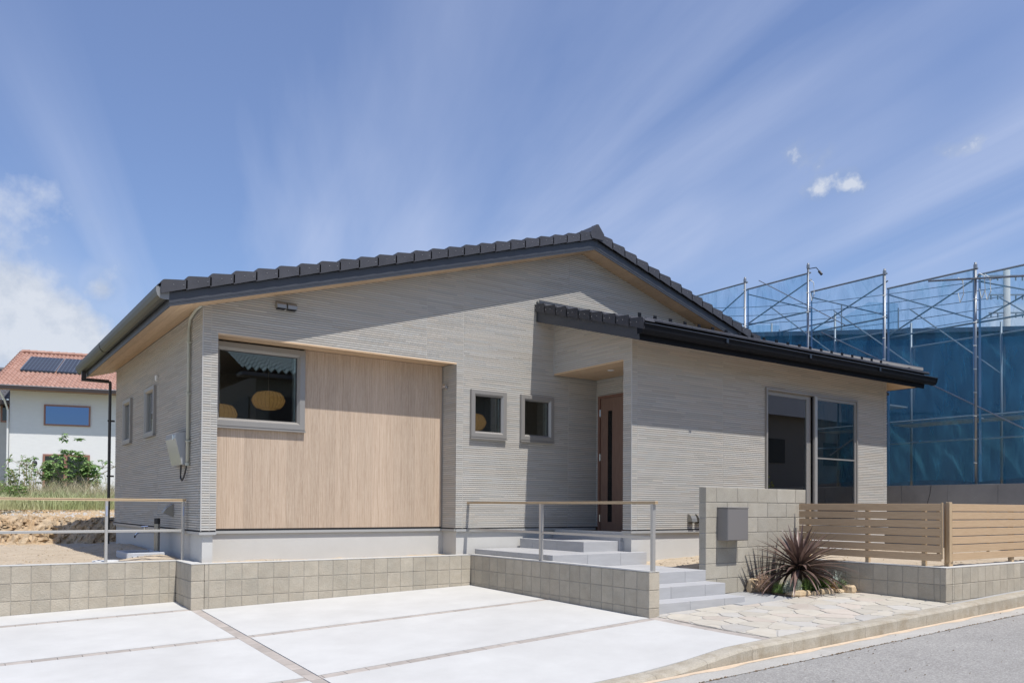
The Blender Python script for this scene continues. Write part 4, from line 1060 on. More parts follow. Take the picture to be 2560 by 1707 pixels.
# soffit and deck
x=XW-0.0
for i in range(28):
    y0_=8.06+(VB-8.08)*i/28; y1_=8.06+(VB-8.08)*(i+1)/28-0.002; mb=MB(); mb.prism([(XR+0.001,soff(XR)),(15.05,soff(15.05)),(15.05,soff(15.05)+0.012),(XR+0.001,soff(XR)+0.012)],'y',y0_,y1_); build(mb,'soffit_board',M_soffit_y,house,origin=(15,y0_,3.0))
for (a,b,ya,yb,nm) in ((WVX+0.014,XW-0.001,WE+0.014,YF-0.001,'left'),):
    n=8
    for i in range(n):
        p=ya+(yb-ya)*i/n; q=ya+(yb-ya)*(i+1)/n-0.002; mb=MB(); mb.prism([(p,swt(p)),(q,swt(q)),(q,swt(q)+0.012),(p,swt(p)+0.012)],'x',a,b); build(mb,'soffit_board',M_soffit_g,house,origin=((a+b)/2,p,swt(p)))
n=24
for i in range(n):
    a=WVX+0.014+(15.06-WVX-0.014)*i/n; b=WVX+0.014+(15.06-WVX-0.014)*(i+1)/n-0.002; mb=MB()
    lo=WE+0.014; hi=YW-0.001
    if b<XW or a>XR: continue
    mb.prism([(lo,swt(lo)),(hi,swt(hi)),(hi,swt(hi)+0.012),(lo,swt(lo)+0.012)],'x',a,b); build(mb,'soffit_board',M_soffit_g,house,origin=(a,8.2,swt(8.2)))
def hipx(y): return RX+(4.876-sw(y))/SL
def slabpoly(pts,zf,h0,h1):
    n=len(pts); return MB().add([(x,y,zf(x,y)+h0) for x,y in pts]+[(x,y,zf(x,y)+h1) for x,y in pts],[tuple(range(n-1,-1,-1)),tuple(range(n,2*n))]+[(k,(k+1)%n,n+(k+1)%n,n+k) for k in range(n)])
H(slabpoly([(WVX+0.02,WE+0.02),(15.03,WE+0.02),(15.03,8.05),(hipx(YF-0.002),YF-0.002),(WVX+0.02,YF-0.002)],lambda x,y: swt(y),0.014,0.17),'roof_deck',M_fascia)
H(slabpoly([(15.03,8.055),(15.03,YF-0.002),(hipx(YF-0.002),YF-0.002)],lambda x,y: soff(x),0.014,0.17),'roof_deck',M_fascia)
def wf(h0,h1,x0,x1,nm='fascia'):
    mb=MB(); mb.prism([(WE,swt(WE)+h0),(YF-0.012,swt(YF)+h0),(YF-0.012,swt(YF)+h1),(WE,swt(WE)+h1)],'x',x0,x1); H(mb,nm,M_fascia)
wf(-0.004,FH,WVX,WVX+0.014); H(MB().box(15.051,15.065,WE,VB,soff(15.06)-0.004,soff(15.06)+FH),'fascia',M_fascia)
H(MB().box(WVX+0.0145,15.049,WE,WE+0.014,swt(WE)-0.004,swt(WE)+0.27),'fascia',M_gut_d)  # gutter black instead of fascia metal: shade under the gutter put into the colour
H(MB().box(WVX-0.005,WVX+0.03,YF-0.014,YF-0.001,swt(YF)+0.0,swt(YF)+0.315),'flashing',M_gut_l)
H(MB().box(WVX+0.05,12.6,YF-0.012,YF-0.001,swt(YF)+0.25,swt(YF)+0.345),'flashing',M_fascia)
# courses along x, rising with y
mb=MB(); y=8.155
while y<YF-0.03:
    b=min(y+0.31,YF-0.002)
    mb.prism([(y,swt(y)+0.17),(b,swt(b)+0.17),(b,swt(b)+0.265),(y+0.02,swt(y)+0.318),(y+0.004,swt(y)+0.312),(y,swt(y)+0.295)],'x',WVX+0.10,min(15.06,hipx(y)))
    y+=0.27
x=15.07
while x>hipx(YF)+0.1:
    a=x; b=x-0.31; yh=lambda q: 8.439+(soff(q)-3.118)/0.2875
    mb.prism([(a,soff(a)+0.17),(b,soff(b)+0.17),(b,soff(b)+0.262),(a,soff(a)+0.30)],'y',max(8.0,yh(a)+0.02),YF-0.002); x-=0.27
mb.tube([(15.10,8.0,soff(15.08)+0.31),(hipx(YF-0.05),YF-0.06,swt(YF-0.05)+0.33)],0.075,8)
H(mb,'tile_course',M_tile,kind='stuff')
# eaves row: individual flat tiles
x=WVX+0.10; k=0
while x<15.1:
    b=min(x+0.30,15.16); y=7.885; mb=MB()
    mb.prism([(y,swt(y)+0.285),(y+0.01,swt(y)+0.275),(y+0.30,swt(y+0.30)+0.23),(y+0.30,swt(y+0.30)+0.268),(y+0.03,swt(y)+0.325),(y+0.008,swt(y)+0.320),(y,swt(y)+0.31)],'x',x+0.0015,b-0.0015)
    build(mb,'eave_tile',M_tile,house,origin=(x,y,3.3)); x=b; k+=1
def wverge(yl,xo,sgn):
    """verge tile of the wing, low end at yl; xo outer face, sgn=-1 left verge"""
    L=0.288; mb=MB(); zz=lambda d: swt(yl+d)+FH
    P=[(yl,zz(0)+0.010),(yl+0.006,zz(0)-0.004),(yl+L,zz(L)+0.004),(yl+L,zz(L)+0.108),(yl+0.040,zz(0)+0.162),(yl+0.018,zz(0)+0.156),(yl+0.002,zz(0)+0.13)]
    mb.prism(P,'x',xo,xo-sgn*0.020)
    T=[(yl-0.012,zz(0)+0.108),(yl+0.010,zz(0)+0.150),(yl+0.040,zz(0)+0.160),(yl+L,zz(L)+0.106),(yl+L,zz(L)+0.086),(yl+0.03,zz(0)+0.135)]
    mb.prism(T,'x',xo-sgn*0.0201,xo-sgn*0.20)
    o=build(mb,'verge_tile',M_tile,house,origin=(xo,yl,zz(0)))
    for d,dz in ((0.135,0.075),(0.245,0.055)): build(MB().lathe((xo+sgn*0.0005,yl+d,zz(d)+dz),[(0.0055,0.0),(0.004,sgn*0.004),(0.001,sgn*0.006)],8,'x'),'screw',M_screw,o)
y=7.80
while y<YF-0.15: wverge(y,WVX-0.04,-1); y+=0.2705
# snow guards
gx=[7.97,8.273,8.583,8.886,9.19,9.49,9.793,10.10,10.409,10.701,11.016,11.314,11.62,11.92,12.23,12.53,12.84,13.15,13.45,13.76,14.067]
for x in gx:
    H(MB().box(x-0.03,x+0.03,8.20,8.215,swt(8.2)+0.28,swt(8.2)+0.378,0.003).box(x-0.012,x+0.012,8.215,8.30,swt(8.2)+0.285,swt(8.2)+0.31),'snow_guard',M_gut_d)
# wing gutter
wg=[(7.790,3.176),(7.784,3.166),(7.788,3.150),(7.800,3.150),(7.812,3.09),(7.835,3.050),(7.90,3.044),(7.925,3.06),(7.926,3.12),(7.915,3.12),(7.912,3.066),(7.895,3.056),(7.842,3.061),(7.824,3.095),(7.812,3.166),(7.804,3.176)]
mb=MB(); mb.prism(wg,'x',WVX-0.03,15.27); gw=H(mb,'gutter',M_gut_d)
build(MB().box(WVX-0.03,15.27,7.783,7.800,3.166,3.1725,0.002),'gutter_lip',mat('gutter_lip_highlight',(0.045,0.055,0.075),rough=0.3),gw)  # lip paler and bluer than the gutter, a highlight line put into its colour
build(MB().prism([(7.784,3.178),(7.80,3.10),(7.832,3.044),(7.926,3.040),(7.928,3.178)],'x',WVX-0.038,WVX-0.03),'gutter_end',M_gut_d,gw)
build(MB().prism([(7.784,3.178),(7.80,3.10),(7.832,3.044),(7.926,3.040),(7.928,3.178)],'x',15.27,15.278),'gutter_end',M_gut_d,gw)
for xx in (9.3,11.3,13.3): build(MB().box(xx,xx+0.05,7.7825,7.80,3.10,3.172,0.001),'gutter_joint',mat('gutter_joint_blue',(0.014,0.017,0.024),rough=0.3) if 'gutter_joint_blue' not in MATS else MATS['gutter_joint_blue'],gw)
# rear right downpipe bits
H(MB().box(14.66,14.95,8.56,8.63,2.90,2.95).box(14.66,14.72,8.56,8.63,2.96,3.02).tube([(14.70,8.595,2.9),(14.70,8.595,0.1)],0.022,10),'downpipe',M_downp)

# ---------------- small fittings on the house
def vent(cx,z,w=0.12,h=0.10):
    mb=MB(); P=[(YF-0.001,z+h),(YF-0.055,z+h*0.92),(YF-0.085,z+h*0.6),(YF-0.09,z+0.012),(YF-0.001,z+0.012)]
    mb.prism(P,'x',cx-w/2,cx+w/2); o=H(mb,'vent_hood',M_vent); build(MB().box(cx-w/2+0.008,cx+w/2-0.008,YF-0.082,YF-0.004,z+0.002,z+0.0118),'louvre',M_dark,o)
vent(3.555,3.215); vent(3.695,3.215)
def vent_w(cx,z,r,y0):
    mb=MB(); P=[(y0-0.001,z+r*1.7)]+[(y0-0.001-r*1.25*math.sin(a),z+r*1.7*math.cos(a)) for a in [0.3,0.7,1.1,1.5]]+[(y0-0.001,z)]
    mb.prism(P,'x',cx-r*0.75,cx+r*0.75); o=H(mb,'vent_hood',M_vent); build(MB().box(cx-r*.6,cx+r*.6,y0-r*1.1,y0-0.003,z-0.006,z-0.001),'louvre',M_dark,o)
vent_w(9.26,0.49,0.075,YW); vent_w(9.42,0.49,0.075,YW)
P=[(11.66,0.72),(11.74,0.70)]
mb=MB(); mb.prism([(XA-0.001,0.72),(XA-0.09,0.66),(XA-0.13,0.60),(XA-0.001,0.545)],'y',11.60,11.74); H(mb,'vent_hood',M_vent)
# wall lamp in the recess side and small lamp on the side wall
o=H(MB().lathe((6.212,10.50,2.49),[(0.03,0.0),(0.03,-0.012)],14,'x').lathe((6.15,10.46,2.50),[(0.018,-0.03),(0.03,0.0),(0.03,0.05)],12,'y').bar((6.20,10.50,2.49),(6.15,10.48,2.50),0.012,0.012),'wall_lamp',M_chrome)
o=H(MB().lathe((2.57,12.643,2.55),[(0.008,-0.045),(0.017,-0.03),(0.02,0.03),(0.012,0.04)],12,'z').box(2.575,2.60,12.635,12.65,2.54,2.56),'wall_lamp',M_white)
# meter box
mb=MB(); mb.prism([(XA-0.002,1.645),(XA-0.15,1.615),(XA-0.155,1.55),(XA-0.075,1.215),(XA-0.002,1.215)],'y',10.86,11.42)
mo=H(mb,'meter_box',M_box)
build(MB().box(XA-0.165,XA-0.152,10.98,11.02,1.53,1.60,0.003),'latch',M_chrome,mo)
M_cable=M_black
build(MB().tube([(XA-0.05,11.02,1.22),(XA-0.05,11.03,1.12),(XA-0.05,11.03,1.05),(XA-0.045,10.98,1.015),(XA-0.04,10.90,1.06),(XA-0.035,10.83,1.15),(XA-0.03,10.80,1.22)],0.011,8),'cable',M_cable,mo)
co=MB().tube([(XA-0.03,10.77,1.215),(XA-0.03,10.77,2.92),(XA-0.03,10.765,3.0),(XA-0.032,10.72,3.06),(XA-0.032,10.40,3.118),(XA-0.03,10.2,3.12)],0.021,10)
cob=H(co,'conduit',M_pipe,smooth=True)
for z in (2.75,2.1,1.5): build(MB().box(XA-0.055,XA-0.004,10.735,10.805,z,z+0.02,0.003),'bracket',M_pipe,cob)
build(MB().tube([(XA-0.03,10.77,1.20),(XA-0.03,10.77,1.235)],0.028,10),'conduit_end',M_pipe,cob)

# ------------------------------------------------------------------ letterbox
lb=empty('letterbox',(8.53,7.05,0.28),'square grey metal letterbox mounted on the tall block wall','letterbox')
build(MB().box(8.335,8.742,6.955,7.128,0.283,0.700,0.004),'body',M_letter,lb)
build(MB().box(8.331,8.746,6.945,7.129,0.702,0.718,0.003),'lid',M_letter,lb)
build(MB().box(8.339,8.738,6.949,6.954,0.290,0.694,0.002),'door',M_letter,lb)

# ------------------------------------------------------------------ handrails
def rail(name_loc,pts,posts,lab):
    t=empty('handrail',name_loc,lab,'handrail'); return t
hr=rail((0.5,10.85,0),None,None,'aluminium handrail with wood-grain top bar on the far left block wall')
def top_bar(t,a,b):
    a=Vector(a); b=Vector(b)
    build(MB().bar(a+Vector((0,0,0.0095)),b+Vector((0,0,0.0095)),0.046,0.012),'top_rail',M_railw,t)
    build(MB().bar(a-Vector((0,0,0.0095)),b-Vector((0,0,0.0095)),0.046,0.012),'top_rail',M_railw,t)
    build(MB().bar(a,b,0.036,0.009),'rail_core',mat('rail_groove_brown',(0.20,0.12,0.09),rough=0.7) if 'rail_groove_brown' not in MATS else MATS['rail_groove_brown'],t)
top_bar(hr,(-3.2,10.85,0.760),(2.58,10.85,0.760))
pm_=MB().box(-0.015,0.015,-0.022,0.022,0,0.742,0.002).mesh('post'); pm_.materials.append(M_alu)
stk=MB().box(-0.008,0.008,-0.0245,-0.0225,0.56,0.68).mesh('sticker'); stk.materials.append(M_sticker)
for i,x in enumerate((2.548,1.666,0.02,-1.62)):
    inst(pm_,'post',(x,10.85,0.002),hr); inst(stk,'sticker',(x,10.85,0.002),hr)
xs_=[2.548,1.666,0.02,-1.62,-3.2]
for a,b in zip(xs_[:-1],xs_[1:]): build(MB().box(b+0.016,a-0.016,10.835,10.863,0.360,0.392,0.003),'mid_rail',M_alu,hr)
hr2=rail((6.44,8.4,0),None,None,'aluminium handrail with wood-grain top bar beside the entrance steps')
top_bar(hr2,(6.44,10.50,0.760),(6.44,6.355,0.760))
pm2=MB().box(-0.022,0.022,-0.02,0.02,0,0.742,0.002).mesh('post'); pm2.materials.append(M_alu)
for y in (10.45,8.44,6.41): inst(pm2,'post',(6.44,y,0.002),hr2)
for a,b in ((6.43,8.42),(8.46,10.43)): build(MB().box(6.426,6.454,a,b,0.358,0.388,0.003),'mid_rail',M_alu,hr2)

# ------------------------------------------------------------------ fences
fl=empty('fence',(10.05,6.0,0),'shaded brown horizontal slat fence running back from the street corner to the block wall','fence')
fr_=empty('fence',(13,5.06,0),'sunlit brown horizontal slat fence running along the street on the corner wall','fence')
for k in range(7):
    z0=0.072+0.1022*k
    build(MB().box(9.99,10.008,5.062,7.06,z0,z0+0.091,0.002),'slat',M_fence,fl,origin=(10,6,z0))
    x=10.245
    while x<19.5:
        build(MB().box(x,x+2.0-0.004,5.05,5.068,z0,z0+0.091,0.002),'slat',M_fence,fr_,origin=(x,5.06,z0)); x+=2.0
build(MB().box(9.988,10.004,5.040,5.060,0.10,0.79),'end_strip',M_fencep,fl)
for y in (5.288,6.04,6.93):
    build(MB().box(10.010,10.055,y-0.024,y+0.024,0.004,0.775),'post',M_fencep,fl)
build(MB().box(10.010,10.03,5.085,5.125,0.09,0.77),'batten',M_fencep,fl)
build(MB().box(10.15,10.215,5.035,5.085,0.055,0.795,0.004),'corner_post',M_fencep,fr_)
build(MB().box(10.218,10.24,5.06,5.075,0.10,0.75),'joint_strip',M_dark,fr_)
for x in (10.24,11.915,13.6,15.3,17.0): build(MB().box(x-0.03 if x>11 else x-0.055,x+0.035 if x>11 else x+0.06,5.071,5.12,0.004,0.775),'post',M_fencep,fr_)
for x in (11.231,12.9): build(MB().box(x-0.025,x+0.025,5.071,5.085,0.09,0.77),'batten',M_fencep,fr_)

# ------------------------------------------------------------------ planting bed
mb=MB(); pts=[(9.06,7.12),(8.95,6.85),(8.86,6.60),(8.87,6.34),(9.25,6.335),(9.74,6.225),(9.908,6.04),(9.908,7.12)]
cx,cy=9.45,6.7; n=len(pts)
vs=[(cx,cy,-0.34)]+[(cx+(x-cx)*0.6,cy+(y-cy)*0.6,-0.355) for x,y in pts]+[(x,y,pave_z(x,y)+0.02) for x,y in pts]
mb.add(vs,[(0,1+i,1+(i+1)%n) for i in range(n)]+[(1+i,1+n+i,1+n+(i+1)%n,1+(i+1)%n) for i in range(n)])
struct(mb,'planting_bed',M_bed)
def rock(x,y,z,sx,sy,sz,rz,lab,seed):
    rr=random.Random(seed); vs=[]; fs=[]; nu,nv=10,6
    for j in range(nv+1):
        th=math.pi*j/nv
        for i in range(nu):
            ph=2*math.pi*i/nu; k=1+0.18*math.sin(3*ph+seed)+0.12*rr.uniform(-1,1)
            px=math.sin(th)*math.cos(ph)*k; py=math.sin(th)*math.sin(ph)*k; pz=math.cos(th)*(1+0.1*rr.uniform(-1,1))
            pz=max(-0.55,min(0.62+0.08*rr.uniform(-1,1),pz)); px=max(-0.85,min(0.9,px))
            vs.append((px*sx,py*sy,pz*sz))
    for j in range(nv):
        for i in range(nu): fs.append((j*nu+i,(j+1)*nu+i,(j+1)*nu+(i+1)%nu,j*nu+(i+1)%nu))
    mb=MB().add([(x+v[0]*math.cos(rz)-v[1]*math.sin(rz),y+v[0]*math.sin(rz)+v[1]*math.cos(rz),z+v[2]) for v in vs],fs)
    build(mb,'rock',M_rock,origin=(x,y,z),label=lab,cat='rock',group='rocks edging the planting bed')
rock(9.06,6.40,-0.395,0.20,0.10,0.085,-0.3,'long flat tan rock at the front of the planting bed, left of the others',1)
rock(9.54,6.33,-0.385,0.17,0.09,0.08,-0.25,'pale tan rock in the middle of the planting bed edge',2)
rock(9.83,6.17,-0.375,0.105,0.09,0.12,0.2,'rounded ochre rock against the low block wall at the right end of the bed',3)
rock(8.93,7.02,-0.36,0.13,0.07,0.20,0.1,'upright grey brown rock behind the dried pink flowers in the bed',4)
rock(9.30,6.36,-0.40,0.11,0.07,0.06,0.4,'small brown rock between the silver herb and the long flat rock',6)
rock(9.74,6.26,-0.385,0.08,0.06,0.06,-0.6,'small tan rock just left of the rounded ochre rock by the low wall',7)
# spiky purple plant: every leaf its own part
cp=empty('cordyline',(9.36,6.60,-0.38),'large spiky plant with dark purple sword leaves in front of the slat fence','plant')
rl=random.Random(17)
def sword(base,az,el0,L,w,droop,parent,m,name='leaf',seg=7,fold=0.35):
    mb=MB(); p=Vector(base); el=el0; vs=[]
    for i in range(seg+1):
        t=i/seg; d=Vector((math.cos(az)*math.cos(el),math.sin(az)*math.cos(el),math.sin(el)))
        side=Vector((-math.sin(az),math.cos(az),0)); nrm=side.cross(d)
        ww=w*(0.55+1.6*t-2.1*t*t if t<0.62 else 0.735*((1-t)/0.38)**0.85) if i<seg else 0.001
        ww=max(ww,0.0008)
        vs+= [p+side*ww/2+nrm*(ww*fold*-0.5),p+nrm*0.0,p-side*ww/2+nrm*(ww*fold*-0.5)]
        p=p+d*(L/seg); el-=droop/seg*(0.4+1.2*t)
    fs=[]
    for i in range(seg):
        a=i*3; fs+=[(a,a+3,a+4,a+1),(a+1,a+4,a+5,a+2)]
    mb.add(vs,fs); return build(mb,name,m,parent,origin=base,smooth=True)
C0=Vector((9.36,6.62,-0.10))
for i in range(135):
    t=i/134
    az=i*2.39996+rl.uniform(-0.3,0.3); el=R(80-92*t**0.55)+rl.uniform(-0.10,0.10)
    L=0.50+0.24*min(1,t*2.2)+rl.uniform(-0.07,0.07); dr=0.12+1.15*t*rl.uniform(0.5,1.2)
    b=C0+Vector((math.cos(az)*0.02,math.sin(az)*0.02,0.10*(1-t)-0.02))
    lim=9.0; hz=max(0.15,math.cos(el)*0.93)
    if math.cos(az)>0.05: lim=min(lim,(9.895-C0.x)/(math.cos(az)*hz))
    if math.sin(az)>0.05: lim=min(lim,(7.11-C0.y)/(math.sin(az)*hz))
    L=min(L,lim)
    if L<0.22: continue
    sword(b,az,el,L,0.054+rl.uniform(-0.010,0.012),dr,cp,M_cord)
build(MB().tube([(9.36,6.60,-0.40),(9.365,6.62,-0.03)],[0.035,0.03],10),'stem',mat('cordyline_stem',(0.06,0.04,0.035),rough=0.9),cp)
def tuft(name,lab,cat,cx,cy,rx,ry,h,n,m,leaf=0.018,seed=1,spread=1.0,zb=None):
    rr=random.Random(seed); mb=MB(); z0=zb if zb is not None else -0.385
    for i in range(n):
        a=rr.uniform(0,2*math.pi); k=math.sqrt(rr.random()); x=cx+rx*k*math.cos(a); y=cy+ry*k*math.sin(a)
        zz=z0+h*(1-0.6*k*k)*rr.uniform(0.15,1.0)*(0.75+0.25*math.sin(x*31+y*17)); s=leaf*rr.uniform(0.6,1.3); b=rr.uniform(0,6.28); e=rr.uniform(-0.3,1.1)
        d=Vector((math.cos(b)*math.cos(e),math.sin(b)*math.cos(e),math.sin(e))); sd=Vector((-math.sin(b),math.cos(b),rr.uniform(-.3,.3)))
        p=Vector((x,y,zz)); mb.add([p,p+d*s*0.5+sd*s*0.32,p+d*s,p+d*s*0.5-sd*s*0.32],[(0,1,2,3)])
    for i in range(max(6,n//30)):
        a=rr.uniform(0,6.28); k=math.sqrt(rr.random())*0.8; x=cx+rx*k*math.cos(a); y=cy+ry*k*math.sin(a)
        mb.tube([(x,y,z0-0.02),(x+rr.uniform(-.02,.02),y+rr.uniform(-.02,.02),z0+h*0.7)],0.0018,3,False)
    return build(mb,name,m,origin=(cx,cy,z0),label=lab,cat=cat)
tuft('ground_cover','bright green creeping plant at the left front corner of the bed','plant',8.95,6.62,0.09,0.10,0.18,900,M_sedum,seed=1,zb=-0.40)
tuft('silver_herb','silvery grey-green low herb at the front left of the bed','plant',9.03,6.47,0.17,0.09,0.24,3200,M_silver,0.015,seed=2,zb=-0.39)
tuft('ground_cover','green leafy creeping plant spreading below the middle of the purple plant','plant',9.40,6.43,0.30,0.07,0.25,3600,M_sedum,0.022,seed=3,zb=-0.39)
tuft('ground_cover','small green sprouting clump right of centre in the bed','plant',9.62,6.40,0.10,0.06,0.27,900,M_sedum,0.022,seed=4,zb=-0.38)
tuft('orange_succulent','orange and red succulent clump beside the blue grass','plant',9.71,6.34,0.08,0.06,0.18,700,M_orange,0.018,seed=5,zb=-0.385)
tuft('dried_flower','dried pink flower heads at the left end of the bed against the tall wall','plant',8.92,6.84,0.13,0.09,0.30,1300,M_pink,0.018,seed=6,zb=-0.38)
tuft('trailing_plant','dark green trailing plant under the blue grass clump','plant',9.83,6.29,0.10,0.07,0.19,1100,mat('dull_green_leaf',(0.10,0.15,0.05),(0.18,0.22,0.10),scale=20,rough=0.7),0.018,seed=7,zb=-0.385)
bg_=MB(); bgp=empty('blue_fescue',(9.80,6.34,-0.38),'pale blue-green grass clump with stiff blades near the corner of the low wall','plant')
for i in range(95):
    a=rl.uniform(0,6.28); L=rl.uniform(0.14,0.30); sword((9.79+rl.uniform(-.04,.04),6.34+rl.uniform(-.04,.04),-0.37),a,R(rl.uniform(25,85)),L,0.007,rl.uniform(0.2,1.0),bgp,M_blue,name='blade',seg=3)

# ------------------------------------------------------------------ yard fittings
mb=MB().lathe((1.704,11.10,-0.004),[(0.155,0.0),(0.155,0.010),(0.148,0.014),(0.001,0.014)],28)
build(mb,'manhole_cover',M_white,origin=(1.704,11.10,0),label='round white drain cover on the soil behind the left handrail post',cat='drain cover')
bs=empty('basin',(2.22,11.8,0),'pale concrete drain basin on the soil under the garden tap','basin')
bx0,bx1,by0,by1=2.00,2.46,11.42,12.20
b=MB().box(bx0,bx1,by0,by0+0.05,-0.08,0.075,0.008).box(bx0,bx1,by1-0.05,by1,-0.08,0.075,0.008).box(bx0,bx0+0.05,by0+0.05,by1-0.05,-0.08,0.075,0.008).box(bx1-0.05,bx1,by0+0.05,by1-0.05,-0.08,0.075,0.008)
build(b,'rim',M_pan,bs); build(MB().box(bx0+0.05,bx1-0.05,by0+0.05,by1-0.05,-0.08,0.0),'floor',M_pan,bs)
build(MB().box(bx0+0.06,bx0+0.16,by0-0.05,by0-0.002,-0.08,0.03,0.006),'foot',M_pan,bs)
tp=empty('garden_tap',(2.45,11.86,0),'brushed steel garden tap post with black cap and chrome tap by the side wall','tap')
build(MB().tube([(2.45,11.86,-0.05),(2.45,11.86,0.44)],0.038,16),'post',M_stand,tp,smooth=False)
build(MB().tube([(2.45,11.86,0.44),(2.45,11.86,0.515)],0.0395,16),'cap',M_black,tp)
build(MB().tube([(2.415,11.875,0.335),(2.36,11.92,0.335),(2.29,11.97,0.335),(2.24,12.005,0.325),(2.21,12.025,0.285)],[0.018,0.016,0.018,0.016,0.012],8).tube([(2.31,11.955,0.33),(2.31,11.955,0.40)],0.010,8).tube([(2.27,11.96,0.40),(2.35,11.95,0.405)],0.013,8),'tap',M_chrome,tp)
build(MB().tube([(2.205,12.028,0.285),(2.20,12.03,0.25)],0.011,8),'nozzle',M_black,tp)

# ------------------------------------------------------------------ grass, weeds, shrub tree on the plateau
def blades(n,xr,yr,h0,h1,m,name,lab,seed,w=0.006,zoff=0.0,dens=None):
    rr=random.Random(seed); mb=MB()
    for i in range(n):
        x=rr.uniform(*xr); y=rr.uniform(*yr)**1.0
        if dens and rr.random()>dens(x,y): continue
        z=0.585+zoff; a=rr.uniform(0,6.28); L=rr.uniform(h0,h1)*(0.7+0.5*abs(hnoise(x*0.6,y*0.6))); le=rr.uniform(0.1,0.7)*L
        dx,dy=math.cos(a)*le,math.sin(a)*le; sx,sy=-math.sin(a)*w,math.cos(a)*w
        q_=rr.uniform(-0.9,0.9); sx,sy=math.cos(YAW+q_)*w*rr.uniform(0.7,1.5),-math.sin(YAW+q_)*w*rr.uniform(0.7,1.5)
        p0=(x-sx,y-sy,z);p1=(x+sx,y+sy,z);m0=(x+dx*.35-sx*.8,y+dy*.35-sy*.8,z+L*.6);m1=(x+dx*.35+sx*.8,y+dy*.35+sy*.8,z+L*.6);t=(x+dx,y+dy,z+L*rr.uniform(0.8,1.0))
        mb.add([p0,p1,m1,m0,t],[(0,1,2,3),(3,2,4)])
    return build(mb,name,m,label=lab,cat='grass',kind='stuff')
M_grass2 = leafmat('dry_grass', (0.42,0.37,0.22), (0.54,0.47,0.30), scale=1.2)
blades(34000,(-3.0,5.5),(19.5,25.5),0.18,0.56,M_grass,'grass','long green and straw coloured meadow grass on the raised lot behind the yard',31,dens=lambda x,y: 1.0 if x<1.5+0.12*(y-20)*10 else 0.85)
blades(12000,(-3.0,5.5),(20.6,26.5),0.36,0.95,M_grass2,'dry_grass','pale dry seeding grass standing above the green grass on the raised lot',32,w=0.004)
blades(2500,(-3.0,6.5),(24,33),0.3,0.75,M_grass,'grass','tall loose grass in front of the white house wall',33,w=0.008)
def weed(x,y,h,seed,lab,leafm=M_weed,dense=60,ls=0.09,stem_r=0.012):
    rr=random.Random(seed); t=empty('weed',(x,y,0.58),lab,'weed'); s=MB(); f=MB()
    for k in range(rr.randint(2,4)):
        a=rr.uniform(0,6.28); px,py=x+rr.uniform(-.12,.12),y+rr.uniform(-.12,.12); pts=[(px,py,0.56)]
        for i in range(1,6):
            pts.append((px+math.cos(a)*0.05*i*h*rr.uniform(.5,1.2),py+math.sin(a)*0.05*i*h,0.56+h*i/5*rr.uniform(0.95,1.0)))
        s.tube(pts,[stem_r*(1-0.13*i) for i in range(6)],5)
        for q in range(dense):
            i=rr.random()**0.8; u=i*5; j=min(4,int(u)); fr=u-j; p=Vector(pts[j]).lerp(Vector(pts[j+1]),fr)
            b=rr.uniform(0,6.28); e=rr.uniform(-0.5,0.7); L=ls*rr.uniform(0.5,1.3)*(1.2-0.6*i)
            d=Vector((math.cos(b)*math.cos(e),math.sin(b)*math.cos(e),math.sin(e))); sd=Vector((-math.sin(b),math.cos(b),rr.uniform(-.5,.5)))*L*0.28
            p=p+d*0.02; f.add([p,p+d*L*.5+sd,p+d*L,p+d*L*.5-sd],[(0,1,2,3)])
    build(s,'stem',M_stem,t); build(f,'foliage',leafm,t,kind='stuff')
for i,(px,h,Y,kind) in enumerate([(8,0.75,21.5,0),(28,1.0,21.8,0),(45,1.35,22.0,0),(60,1.0,21.2,1),(78,1.25,22.6,1),(20,0.6,20.8,0),(92,1.15,22.2,1),(115,0.7,22.0,1),(36,0.55,20.7,0),(262,1.0,23.5,1),(245,0.8,23.0,1),(2,0.9,22.5,0),(280,0.7,23,1)]):
    d=pxdir(px,1200); x=d.x/d.y*Y
    weed(x,Y,h*0.95,40+i,['leafy green weed clump by the left edge of the photo, plant %s'%['nearest the rail','in front','taller'][i%3],'tall thin brown stemmed weed standing in the long grass'][kind] if False else [
        'low leafy green weed at the far left edge of the grass','bushy green weed just right of the left edge','tall leafy green weed before the pale grey wall corner','slim seeding weed right of the leafy clump','tall brown stemmed weed left of the garden lamp post','short green weed in front of the leafy clump','feathery weed beneath the garden lamp','short grassy weed left of the brown door frame','low bushy weed between the leafy clumps','arching grassy weed right of the brown door','thin grassy weed by the right jamb of the brown door','leafy weed cut by the left edge of the photo','grassy weed beside the dark downpipe'][i],
        M_weed if kind==0 else M_grass, 90 if kind==0 else 60, 0.13 if kind==0 else 0.07, 0.012)
# shrub tree
d=pxdir(175,1200); ty=27.0; tx=d.x/d.y*ty
tr=empty('shrub_tree',(tx,ty,0.6),'small broad-leaved green tree in front of the brown framed garden door','tree')
rt=random.Random(9); s=MB(); tips=[]
base=Vector((tx,ty,0.55))
for k in range(5):
    a=rt.uniform(0,6.28); p=base.copy(); pts=[p.copy()]; rr_=[0.045]
    for i in range(1,6):
        p=p+Vector((math.cos(a)*0.10*i*0.8,math.sin(a)*0.10*i*0.5,0.26)); pts.append(p.copy()); rr_.append(0.04*(1-i/6.5))
        if i>1:
            for q in range(3):
                b=rt.uniform(0,6.28); e=p+Vector((math.cos(b)*rt.uniform(.15,.45),math.sin(b)*rt.uniform(.1,.3),rt.uniform(-0.05,0.22))); s.tube([p,e],[0.010,0.004],4); tips.append(e)
    s.tube(pts,rr_,6)
build(s,'trunk',M_bark,tr)
rv=_r
